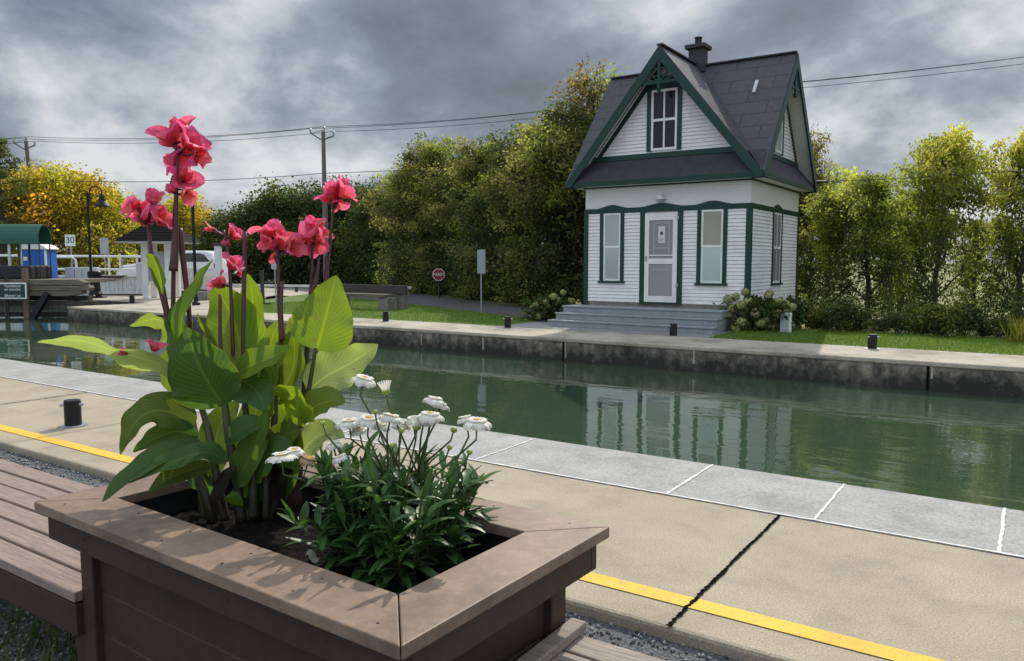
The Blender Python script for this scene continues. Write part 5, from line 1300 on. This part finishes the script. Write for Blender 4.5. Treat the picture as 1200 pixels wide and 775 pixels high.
def blossom(parent, c, axis, size, seed, org, npet=5, closed=0.0, name='blossom'):
    rr = random.Random(seed); V, F, T = [], [], []
    axis = axis.normalized(); a0 = axis.cross(Vector((.3, .5, .8))).normalized(); b0 = axis.cross(a0)
    for k in range(npet):
        az = 2 * PI * k / npet + rr.uniform(-.45, .45)
        out_ = a0 * math.cos(az) + b0 * math.sin(az); sd = axis.cross(out_).normalized()
        L_ = size * rr.uniform(.8, 1.2); wd = L_ * rr.uniform(.36, .52) * (1 - .5 * closed)
        th0 = rr.uniform(.25, .6) * (1 - closed); bend = rr.uniform(.5, 1.6) * (1 - closed)
        pos = c + out_ * size * .05; nu, nv = 6, 9; o0 = len(V); tw = rr.uniform(-.5, .5); ph = rr.uniform(0, 6)
        col = Vector((rr.uniform(.70, .86), rr.uniform(.055, .12), rr.uniform(.13, .23)))
        for i in range(nv + 1):
            t = i / nv; th = th0 + bend * t * t
            d = axis * math.cos(th) + out_ * math.sin(th); nm = -axis * math.sin(th) + out_ * math.cos(th)
            if i: pos = pos + d * (L_ / nv)
            s2 = sd * math.cos(tw * t) + nm * math.sin(tw * t); n2 = nm * math.cos(tw * t) - sd * math.sin(tw * t)
            w_ = wd * (math.sin(PI * min(.999, .10 + .84 * t ** .9)) ** .75)
            for j in range(nu + 1):
                u = -1 + 2 * j / nu
                V.append(pos + s2 * u * w_ + n2 * (-.28 * u * u * w_ + .10 * L_ * math.sin(5 * u + ph + 3 * t) * t * abs(u)) - org)
                f = .72 + .40 * t; vn = 1 + .10 * math.sin(j * 2.6 + k); e_ = t * t * .5 + .25 * abs(u) * t; T.append((min(.92, col.x * f * vn), (col.y * (1.4 - .5 * t) + .10 * e_) * f * vn, (col.z * (.6 + .5 * t) + .16 * e_) * f * vn))
        F += [(o0 + i * 7 + j, o0 + i * 7 + j + 1, o0 + (i + 1) * 7 + j + 1, o0 + (i + 1) * 7 + j) for i in range(nv) for j in range(nu)]
    me = bpy.data.meshes.new(name); me.from_pydata([tuple(v_) for v_ in V], [], F)
    ca = me.color_attributes.new('tint', 'FLOAT_COLOR', 'POINT')
    for i, t in enumerate(T): ca.data[i].color = (*t, 1)
    me.polygons.foreach_set('use_smooth', [True] * len(F)); me.materials.append(M['petal_pink']); me.update()
    o = bpy.data.objects.new(name, me); COL.objects.link(o); o.parent = parent; return o
def stalk(parent, pts, r, mat, org, name='stem', n=8):
    P = spline([at(*p) for p in pts], 18)
    R_ = [r[0] + (r[1] - r[0]) * i / 18 for i in range(19)] if hasattr(r, '__len__') else r
    return MB().tube([q - org for q in P], R_, n).build(name, mat, parent, smooth=True, fixn=False)
D0 = 2.95
def canna(label, root_px, root_py):
    org = gnd(root_px, root_py, SOIL + .0); t = thing('canna_plant', label, 'plant', org, 0, 'canna plants in the planter'); return t, org
seedc = [100]
def spike(parent, org, pts, r, heads, D, bracts=True):
    st_ = stalk(parent, pts, (r[0] * .78, r[1] * .8), M['canna_red'], org, 'flower_stalk')
    for (x, y, s, ax, ay) in heads:
        seedc[0] += 1
        c = at(x, y, D + random.Random(seedc[0]).uniform(-.05, .05))
        axis = RT * ax + UP * (-ay) + VIEW * random.Random(seedc[0] + 5).uniform(.1, .7)
        npet = 5 if s > 13 else 3
        blossom(st_, c - axis.normalized() * s * D / FPX * .6, axis, s * D / FPX * 1.32, seedc[0], org, npet, 0.0 if s > 11 else .55)
        # dark red tube below the blossom down to the stalk
        near = min((at(*p) for p in spline_px(pts)), key=lambda q: (q - c).length)
        b = MB(); m_ = c.lerp(near, .5) + UP * -.01
        b.tube([c - axis.normalized() * s * D / FPX * .5 - org, m_ - org, near - UP * .02 - org], [.009, .006, .005], 6); b.build('calyx', M['canna_red'], st_, smooth=True, fixn=False)
    return st_
def spline_px(pts):
    P = spline([Vector(p) for p in pts], 14); return [tuple(q) for q in P]

# plant 1: tallest, left
T, O = canna('tallest canna with two pink flower clusters, leftmost in the planter', 250, 606)
stalk(T, [(250, 612, 2.88), (232, 540, 2.90), (220, 480, 2.93), (212, 430, 2.95), (203, 385, 2.97)], (.022, .013), M['canna_stem'], O)
stalk(T, [(264, 610, 2.86), (256, 570, 2.86), (243, 500, 2.9), (226, 450, 2.93)], (.018, .010), M['canna_stem'], O)
spike(T, O, [(203, 388, 2.97), (203, 345, 2.97), (204, 290, 2.97), (206, 230, 2.97), (209, 175, 2.97)], (.012, .007),
      [(199, 158, 24, -.5, -.8), (226, 165, 22, .8, -.6), (213, 145, 17, .1, -1), (214, 182, 20, .3, .3), (200, 194, 13, -.8, .2), (219, 210, 19, .6, -.1), (221, 228, 13, .8, .6), (200, 222, 10, -.6, -.3), (232, 182, 15, .9, .1)], 2.97)
stalk(T, [(203, 318, 2.955), (205, 290, 2.955), (206, 245, 2.955), (207, 222, 2.955)], (.017, .006), M['canna_red'], O, 'bract')
spike(T, O, [(197, 372, 2.96), (189, 335, 2.95), (178, 300, 2.94), (173, 258, 2.94)], (.014, .008),
      [(154, 240, 18, -1, -.35), (173, 250, 24, -.1, -.4), (192, 256, 18, .8, -.2), (180, 232, 13, .2, -.9), (158, 254, 10, -.7, .6)], 2.94)
stalk(T, [(198, 388, 2.96), (194, 360, 2.955), (186, 325, 2.95), (179, 306, 2.945)], (.007, .020), M['canna_red'], O, 'bract')
stalk(T, [(224, 400, 3.0), (220, 350, 3.0), (214, 300, 3.0), (210, 268, 3.0)], (.008, .013), M['canna_red'], O, 'bract')
canna_leaf(T, [(214, 436, 2.93), (180, 424, 2.90), (140, 413, 2.86), (92, 399, 2.84), (44, 401, 2.82)], 24, (52, 58), .15, .05, LP, 1, .62, O)
canna_leaf(T, [(224, 440, 2.93), (214, 404, 2.92), (214, 372, 2.93), (232, 335, 2.95), (250, 304, 2.98)], 24, (30, 52), .3, .05, LG, 2, .62, O)
canna_leaf(T, [(212, 428, 2.96), (200, 392, 2.99), (184, 374, 3.01), (152, 382, 3.02)], 20, (40, 60), .25, .05, (0.14, 0.2, .05), 3, .7, O)
canna_leaf(T, [(222, 470, 2.94), (205, 445, 2.97), (198, 425, 3.0), (203, 404, 3.02)], 16, 25, .3, .04, LB, 4, .8, O)
canna_leaf(T, [(228, 500, 2.90), (205, 485, 2.86), (177, 482, 2.82), (155, 500, 2.79), (141, 533, 2.78)], 21, (-35, -20), .25, .05, (0.065, .11, .018), 5, .7, O)
canna_leaf(T, [(232, 512, 2.90), (208, 506, 2.86), (180, 515, 2.82), (156, 530, 2.80)], 14, -30, .3, .04, LD, 6, .8, O)
canna_leaf(T, [(246, 545, 2.86), (222, 551, 2.80), (196, 562, 2.76), (174, 577, 2.74)], 13, -30, .3, .03, (0.08, .13, .02), 7, .8, O)
canna_leaf(T, [(240, 520, 2.86), (205, 528, 2.78), (170, 545, 2.70), (140, 568, 2.64), (120, 588, 2.61)], 14, (-40, -30), .25, .04, LD, 8, .75, O)
canna_leaf(T, [(268, 540, 2.84), (240, 530, 2.78), (205, 540, 2.72), (165, 556, 2.68), (138, 568, 2.66)], 14, (-48, -45), .2, .04, LD, 9, .7, O)
canna_leaf(T, [(190, 345, 2.935), (188, 325, 2.92), (180, 305, 2.90), (172, 298, 2.89)], 9, 20, .3, .05, LB, 10, .8, O)
canna_leaf(T, [(258, 585, 2.87), (236, 560, 2.88), (214, 545, 2.9), (196, 548, 2.92)], 15, (20, 35), .3, .05, LD, 51, .75, O)
canna_leaf(T, [(250, 560, 2.9), (252, 520, 2.93), (262, 490, 2.97), (280, 470, 3.0)], 20, (-20, -10), .3, .04, (0.07, .13, .022), 52, .75, O)
stalk(T, [(240, 610, 2.93), (236, 570, 2.94), (232, 530, 2.95), (226, 490, 2.97)], (.019, .010), M['canna_stem'], O)
canna_leaf(T, [(262, 606, 2.85), (258, 580, 2.84), (268, 556, 2.84), (276, 545, 2.85)], 9, 20, .5, .06, (.1, .04, .02), 53, .6, O, 'dry_leaf', M['dry_leaf'])
# plant 2: centre, broad dark leaf
T, O = canna('canna with the broad dark leaf and small flower buds in the middle', 282, 606)
stalk(T, [(283, 612, 2.88), (277, 560, 2.88), (268, 510, 2.88), (263, 470, 2.88)], (.021, .012), M['canna_stem'], O)
stalk(T, [(300, 612, 2.92), (300, 560, 2.93), (290, 500, 2.95), (284, 440, 2.97)], (.019, .010), M['canna_stem'], O)
stalk(T, [(263, 474, 2.885), (260, 430, 2.885), (258, 390, 2.885), (258, 345, 2.885)], (.009, .006), M['canna_red'], O, 'bract')
stalk(T, [(284, 440, 2.97), (285, 390, 2.97), (286, 330, 2.97), (287, 272, 2.97)], (.007, .009), M['canna_red'], O, 'bract')
spike(T, O, [(274, 440, 2.98), (272, 380, 2.98), (270, 330, 2.98), (266, 290, 2.98), (262, 270, 2.98)], (.010, .006),
      [(246, 268, 11, -1, -.25), (276, 273, 14, .5, -.5), (274, 308, 15, .3, -.6), (256, 331, 14, -.6, -.5), (280, 320, 9, .7, .4), (266, 285, 9, -.3, -.7)], 2.98)
canna_leaf(T, [(262, 476, 2.87), (245, 450, 2.83), (230, 420, 2.80), (219, 384, 2.79)], 40, (8, -8), .18, .03, LD, 11, .72, O)
canna_leaf(T, [(268, 440, 2.92), (288, 448, 2.90), (303, 462, 2.87), (311, 482, 2.85)], 25, (20, 10), .2, .03, LD, 12, .75, O)
canna_leaf(T, [(280, 440, 2.96), (282, 410, 2.99), (272, 370, 3.02), (249, 332, 3.04)], 37, (-15, 5), .25, .03, LB, 13, .8, O)
canna_leaf(T, [(292, 420, 3.02), (294, 385, 3.05), (296, 350, 3.07), (290, 321, 3.08)], 20, 12, .3, .03, LB, 14, .75, O)
canna_leaf(T, [(272, 450, 2.92), (262, 420, 2.94), (247, 392, 2.96), (231, 367, 2.97)], 13, 50, .3, .04, (0.14, .2, .05), 15, .8, O)
canna_leaf(T, [(274, 440, 2.9), (295, 428, 2.87), (320, 418, 2.86), (342, 406, 2.86)], 18, (30, 40), .3, .04, LB, 16, .75, O)
canna_leaf(T, [(276, 570, 2.86), (288, 545, 2.84), (302, 515, 2.83), (312, 482, 2.83)], 19, (25, 15), .3, .03, (0.07, .13, .02), 17, .75, O)
canna_leaf(T, [(264, 520, 2.86), (280, 506, 2.84), (296, 498, 2.84), (312, 500, 2.84)], 14, 30, .3, .03, LD, 18, .8, O)
canna_leaf(T, [(276, 592, 2.82), (274, 584, 2.80), (273, 575, 2.80)], 11, 10, .1, .02, LG, 19, .6, O, nv=10)
canna_leaf(T, [(290, 600, 2.9), (298, 560, 2.9), (308, 525, 2.92), (326, 500, 2.95)], 19, (-15, 5), .3, .04, (0.06, .12, .022), 54, .75, O)
canna_leaf(T, [(286, 560, 2.93), (292, 520, 2.97), (300, 480, 3.0), (296, 448, 3.03)], 22, (-10, 10), .3, .04, (0.08, .14, .02), 55, .75, O)
stalk(T, [(312, 608, 2.9), (312, 570, 2.9), (306, 530, 2.92), (300, 490, 2.95)], (.018, .010), M['canna_stem'], O)
stalk(T, [(296, 606, 2.87), (297, 580, 2.87), (296, 548, 2.88)], (.020, .012), M['canna_stem'], O)
# plant 3: flower cluster in the middle right
T, O = canna('canna with one round pink cluster, between the tall left one and the right pair', 318, 600)
stalk(T, [(316, 606, 2.96), (320, 540, 2.97), (322, 480, 2.98), (326, 420, 3.0)], (.018, .010), M['canna_stem'], O)
spike(T, O, [(326, 424, 3.0), (329, 395, 3.0), (327, 360, 3.0), (326, 320, 3.0), (325, 285, 3.0)], (.012, .007),
      [(314, 268, 17, -.4, -1), (332, 280, 22, .5, -.5), (343, 291, 16, 1, .1), (311, 284, 15, -1, -.1), (322, 302, 11, -.2, .8), (322, 285, 16, -.2, -.3)], 3.0)
stalk(T, [(330, 400, 2.99), (329, 360, 2.99), (331, 330, 2.99)], (.012, .006), M['canna_red'], O, 'bract')
canna_leaf(T, [(318, 490, 2.96), (316, 450, 2.98), (326, 420, 3.0), (345, 384, 3.02)], 19, (30, 40), .3, .04, LB, 21, .75, O)
canna_leaf(T, [(326, 470, 2.98), (316, 430, 3.02), (318, 400, 3.04), (328, 374, 3.05)], 16, (-20, 0), .3, .04, LB, 22, .75, O)
canna_leaf(T, [(330, 460, 3.0), (344, 430, 3.02), (345, 400, 3.04), (340, 372, 3.05)], 17, (10, 30), .3, .04, (0.10, .16, .02), 23, .75, O)
canna_leaf(T, [(300, 560, 2.86), (312, 540, 2.82), (328, 530, 2.80), (346, 540, 2.80)], 25, (52, 44), .15, .03, LD, 24, .7, O)
canna_leaf(T, [(315, 545, 2.93), (325, 520, 2.92), (340, 508, 2.92), (352, 505, 2.93)], 18, 25, .3, .03, (0.09, .14, .02), 25, .75, O)
canna_leaf(T, [(308, 610, 2.92), (312, 580, 2.9), (318, 555, 2.9), (322, 540, 2.92)], 22, 20, .4, .06, (.1, .04, .02), 26, .6, O, 'dry_leaf', M['dry_leaf'])
canna_leaf(T, [(330, 612, 2.94), (334, 585, 2.93), (332, 560, 2.93), (326, 545, 2.94)], 18, -30, .4, .06, (.1, .04, .02), 27, .6, O, 'dry_leaf', M['dry_leaf'])
canna_leaf(T, [(326, 590, 2.94), (334, 550, 2.94), (340, 515, 2.96), (336, 486, 2.98)], 20, (10, -10), .3, .04, (0.07, .13, .022), 56, .75, O)
canna_leaf(T, [(322, 560, 3.0), (332, 520, 3.03), (338, 480, 3.06), (330, 440, 3.08)], 22, (0, 20), .3, .04, LB, 57, .75, O)
# plant 4: right pair of flower spikes and the bright heart shaped leaf
T, O = canna('canna with two pink spikes above a bright heart shaped leaf, rightmost', 345, 592)
stalk(T, [(338, 598, 2.98), (346, 540, 2.98), (356, 490, 2.98), (363, 450, 2.98), (370, 408, 2.98)], (.016, .007), M['canna_stem'], O)
stalk(T, [(350, 596, 3.04), (352, 520, 3.05), (358, 440, 3.06), (362, 370, 3.06)], (.016, .009), M['canna_stem'], O)
spike(T, O, [(361, 372, 3.06), (364, 340, 3.06), (366, 310, 3.06), (364, 275, 3.06)], (.010, .006),
      [(362, 272, 20, -.3, -.7), (375, 272, 16, .8, -.4), (353, 285, 17, -1, .1), (369, 288, 14, .5, .6), (366, 262, 12, .2, -1)], 3.06)
spike(T, O, [(379, 350, 3.1), (384, 315, 3.1), (387, 280, 3.1), (391, 240, 3.1)], (.010, .006),
      [(386, 226, 18, -.5, -.5), (404, 222, 20, 1.0, -.5), (396, 240, 13, .3, .8), (390, 218, 12, 0, -1)], 3.1)
stalk(T, [(366, 345, 3.05), (371, 325, 3.05), (374, 302, 3.05)], (.013, .005), M['canna_red'], O, 'bract'); stalk(T, [(382, 332, 3.09), (383, 315, 3.09), (382, 300, 3.09)], (.012, .005), M['canna_red'], O, 'bract')
canna_leaf(T, [(371, 411, 2.98), (378, 385, 2.98), (386, 355, 2.99), (394, 323, 3.0)], 38, (-6, 8), .16, .03, LB, 31, .62, O)
canna_leaf(T, [(360, 458, 3.0), (384, 440, 3.02), (414, 424, 3.03), (443, 404, 3.03)], 31, (28, 22), .15, .05, LP, 32, .68, O)
canna_leaf(T, [(352, 500, 2.96), (348, 472, 2.92), (336, 458, 2.89), (318, 457, 2.87)], 24, (30, 45), .25, .04, LB, 33, .72, O)
canna_leaf(T, [(354, 492, 2.96), (370, 476, 2.93), (388, 470, 2.91), (405, 472, 2.90)], 20, (35, 40), .25, .04, (0.09, .15, .02), 34, .75, O)
canna_leaf(T, [(346, 545, 2.96), (362, 520, 2.94), (382, 508, 2.93), (404, 512, 2.92)], 22, (30, 45), .2, .04, LP, 35, .72, O)
canna_leaf(T, [(362, 455, 3.05), (374, 440, 3.09), (382, 425, 3.12), (392, 412, 3.14)], 18, 20, .3, .04, LG, 36, .75, O)
# blossom fallen on the long left leaf
O = at(180, 412, 2.86); fb = thing('fallen_blossom', 'wilted pink blossom fallen on the long horizontal canna leaf', 'flower', O)
blossom(fb, O + UP * .0, RT * .3 + UP * .9, .05, 901, O, 5, .1, 'petals'); blossom(fb, at(150, 414, 2.85), RT * -.9 + UP * .2, .035, 902, O, 3, .3, 'loose_petals')

# ------------------------------------------------------------------ shasta daisies
O = gnd(474, 658, SOIL); da = thing('daisy_plant', 'white shasta daisies in bloom at the right end of the planter', 'plant', O)
rr = random.Random(50); g = np.random.default_rng(50)
def lance(V, F, T, base, d, n_, L_, w, col, bend):
    o0 = len(V); s_ = d.cross(n_).normalized(); n2 = s_.cross(d).normalized(); pos = base.copy(); nv = 5
    for i in range(nv + 1):
        t = i / nv
        dd = (d * math.cos(bend * t) - n2 * math.sin(bend * t))
        if i: pos = pos + dd * (L_ / nv)
        hw = w * (math.sin(PI * (.06 + .90 * t ** .85)) ** .8)
        up_ = s_.cross(dd)
        V += [pos - s_ * hw + up_ * hw * .35, pos, pos + s_ * hw + up_ * hw * .35]; T += [col, tuple(c * 1.25 for c in col), col]
    for i in range(nv):
        for j in range(2): F.append((o0 + i * 3 + j, o0 + i * 3 + j + 1, o0 + (i + 1) * 3 + j + 1, o0 + (i + 1) * 3 + j))
V, F, T = [], [], []
stems = MB()
rootpts = []
for i in range(84):
    bx, by = max(-.17, min(.15, rr.gauss(-.02, .10))), max(-.15, min(.13, rr.gauss(-.03, .09)))
    base = O + Vector((bx, by, 0)); h = rr.uniform(.12, .34); tip = base + Vector((bx * .55 + rr.gauss(0, .025), by * .5 + rr.gauss(0, .02), h))
    stems.tube([base - O, base.lerp(tip, .5) + Vector((0, 0, .01)) - O, tip - O], [.005, .004, .003], 5, cap=False)
    nl = int(10 + h * 44)
    for k_ in range(nl):
        t = rr.random() ** .8; p_ = base.lerp(tip, t); az = k_ * 2.4 + rr.uniform(-.4, .4); el = rr.uniform(.1, .9) * (.5 + t)
        d = Vector((math.cos(az) * math.cos(el), math.sin(az) * math.cos(el), math.sin(el)))
        L_ = rr.uniform(.065, .135) * (1.2 - .45 * t); c = rr.choice([(.030, .075, .020), (.038, .09, .022), (.050, .11, .025)]); q = rr.uniform(.75, 1.25)
        lance(V, F, T, p_, d, Vector((0, 0, 1)) if abs(d.z) < .95 else Vector((1, 0, 0)), L_, L_ * rr.uniform(.11, .16), tuple(x * q for x in c), rr.uniform(-.2, 1.0))
me = bpy.data.meshes.new('foliage'); me.from_pydata([tuple(v_ - O) for v_ in V], [], F)
ca = me.color_attributes.new('tint', 'FLOAT_COLOR', 'POINT'); ca.data.foreach_set('color', np.concatenate([np.array(T), np.ones((len(T), 1))], 1).astype(np.float32).ravel())
me.polygons.foreach_set('use_smooth', [True] * len(F)); me.materials.append(M['daisy_leaf'])
fo = bpy.data.objects.new('foliage', me); COL.objects.link(fo); fo.parent = da
stems.build('stems', M['stem'], da, smooth=True, fixn=False)
def daisy(x, y, D, R, ax, droop, seed, dead=False):
    q = random.Random(seed); c = at(x, y, D - .19); axis = (Vector((0, 0, 1)) + RT * ax + VIEW * q.uniform(-.15, .15)).normalized()
    a0 = axis.cross(RT + Vector((0, 0, .2))).normalized(); b0 = axis.cross(a0)
    V, F = [], []
    for layer in range(3):
        n_ = 19 if layer < 2 else 13
        for k_ in range(n_):
            az = 2 * PI * (k_ + .5 * layer) / n_ + q.uniform(-.09, .09); o_ = a0 * math.cos(az) + b0 * math.sin(az); s_ = axis.cross(o_).normalized()
            L_ = R * q.uniform(.82, 1.08) * (1 - .12 * layer); w = R * .145; el = (.15, 0, .75)[layer]; L_ *= (1, 1, .62)[layer]; bd_ = .5 + 1.3 * droop * q.uniform(.6, 1.3); pos = c + o_ * R * .22 + axis * .002 * layer; o0 = len(V); nv = 5
            for i in range(nv + 1):
                t = i / nv; th = el - bd_ * t * t
                if i: pos = pos + (o_ * math.cos(th) + axis * math.sin(th)) * (L_ * .8 / nv)
                hw = w * (math.sin(PI * (.15 + .72 * t)) ** .6); up_ = axis * math.cos(th) - o_ * math.sin(th)
                V += [pos - s_ * hw - up_ * hw * .3, pos, pos + s_ * hw - up_ * hw * .3]
            for i in range(nv):
                for j in range(2): F.append((o0 + i * 3 + j, o0 + i * 3 + j + 1, o0 + (i + 1) * 3 + j + 1, o0 + (i + 1) * 3 + j))
    # stem
    base = O + Vector((rr.gauss(0, .08), rr.gauss(0, .06), .12))
    cx_ = c - axis * .008
    s_ = MB(); s_.tube([base - O, base.lerp(cx_, .5) + Vector((rr.gauss(0, .008), rr.gauss(0, .008), .0)) - O, cx_ - O - axis * .05, cx_ - O], [.0042, .0036, .003, .003], 6)
    so_ = s_.build('flower_stem', M['stem'], da, smooth=True, fixn=False)
    me = bpy.data.meshes.new('petals'); me.from_pydata([tuple(v_ - O) for v_ in V], [], F); me.polygons.foreach_set('use_smooth', [True] * len(F)); me.materials.append(M['petal_dead' if dead else 'petal_white'])
    po = bpy.data.objects.new('petals', me); COL.objects.link(po); po.parent = so_
    Rm = axis.to_track_quat('Z', 'Y').to_matrix().to_4x4()
    d_ = MB(); d_.lathe([(R * .25, 0), (R * .24, R * .07), (R * .16, R * .13), (R * .07, R * .15), (0, R * .14)], c - O, 14, M=Rm); d_.build('disc', M['disc'], so_, smooth=True)
    d_ = MB(); d_.lathe([(.004, -.012), (R * .2, -.008), (R * .3, -.001), (R * .28, .002)], c - O, 12, M=Rm); d_.build('sepals', M['bud'], so_, smooth=True)
def dbud(x, y, D, R, seed, opening=False):
    q = random.Random(seed); c = at(x, y, D - .19); base = O + Vector((rr.gauss(0, .09), rr.gauss(0, .07), .12)); axis = (c - base).normalized() * .5 + Vector((0, 0, .6)); axis.normalize()
    s_ = MB(); s_.tube([base - O, base.lerp(c, .5) + Vector((0, 0, .0)) - O, c - axis * .03 - O, c - O], [.004, .0034, .0028, .003], 6); so_ = s_.build('flower_stem', M['stem'], da, smooth=True, fixn=False)
    Rm = axis.to_track_quat('Z', 'Y').to_matrix().to_4x4()
    d_ = MB(); d_.lathe([(R * .3, 0), (R * .95, R * .5), (R, R), (R * .75, R * 1.5), (R * .3, R * 1.7), (0, R * 1.68)], c - O, 12, M=Rm); d_.build('bud', M['bud'], so_, smooth=True)
    if opening:
        V, F = [], []
        a0 = axis.orthogonal().normalized(); b0 = axis.cross(a0)
        for k_ in range(16):
            az = 2 * PI * k_ / 16; o_ = a0 * math.cos(az) + b0 * math.sin(az); t_ = axis.cross(o_); o0 = len(V); p0 = c + axis * R * 1.0 + o_ * R * .8 - O
            for h_, ou in ((0, 0), (R * 1.1, R * .35), (R * 2.0, R * .8)):
                V += [p0 + axis * h_ + o_ * ou - t_ * R * .22, p0 + axis * h_ + o_ * ou + t_ * R * .22]
            F += [(o0, o0 + 1, o0 + 3, o0 + 2), (o0 + 2, o0 + 3, o0 + 5, o0 + 4)]
        me = bpy.data.meshes.new('petals'); me.from_pydata([tuple(v_) for v_ in V], [], F); me.materials.append(M['petal_white']); po = bpy.data.objects.new('petals', me); COL.objects.link(po); po.parent = so_
for i, (x, y, D, R, ax, dr) in enumerate(((427, 444, 2.70, .052, .25, 1.0), (409, 494, 2.72, .050, -.1, .8), (432, 491, 2.66, .048, .1, .9), (458, 488, 2.62, .050, .2, 1.1), (470, 497, 2.70, .045, .1, 1.3), (510, 468, 2.66, .045, .2, 1.1), (504, 486, 2.58, .056, .1, 1.3), (559, 494, 2.56, .055, .05, 1.0), (330, 534, 2.56, .052, -.1, .6), (398, 536, 2.60, .042, -.3, 1.2))):
    daisy(x, y, D, R * 1.04, ax, dr, 300 + i)
for i, (x, y, D, R, ax, dr) in enumerate(((420, 503, 2.74, .042, -.2, 1.2), (447, 497, 2.70, .044, .2, 1.0), (484, 491, 2.68, .040, -.1, 1.3), (497, 492, 2.60, .042, .2, 1.2), (345, 528, 2.60, .042, .1, 1.0), (390, 520, 2.66, .038, -.2, 1.2), (545, 490, 2.58, .040, -.2, 1.2), (517, 474, 2.67, .040, .3, 1.2))):
    daisy(x, y, D, R * .98, ax, dr, 360 + i)
daisy(362, 538, 2.60, .045, .3, 1.5, 340, True)
for i, (x, y, R, op) in enumerate(((453, 463, .014, True), (488, 505, .014, True), (531, 507, .011, False), (549, 533, .010, False), (440, 486, .009, False), (470, 508, .010, False), (433, 577, .010, False), (379, 499, .009, False), (460, 525, .009, False), (526, 527, .009, False))):
    dbud(x, y, 2.62 if i != 6 else 2.45, R, 400 + i, op)
dd = MB()
# small pale plant debris on the soil
tg = thing('dry_leaf', 'small pale dry leaf scrap on the soil by the planter rim', 'leaf', gnd(366, 654, SOIL + .02))
b = MB(); b.grid([[(-.03 + .06 * i / 6, (-.012 + .012 * j) * (1 - abs(i - 3) / 4), .012 * math.sin(i) + .006 * j) for j in range(3)] for i in range(7)]); b.build('blade', M['dry_scrap'], tg, smooth=True)
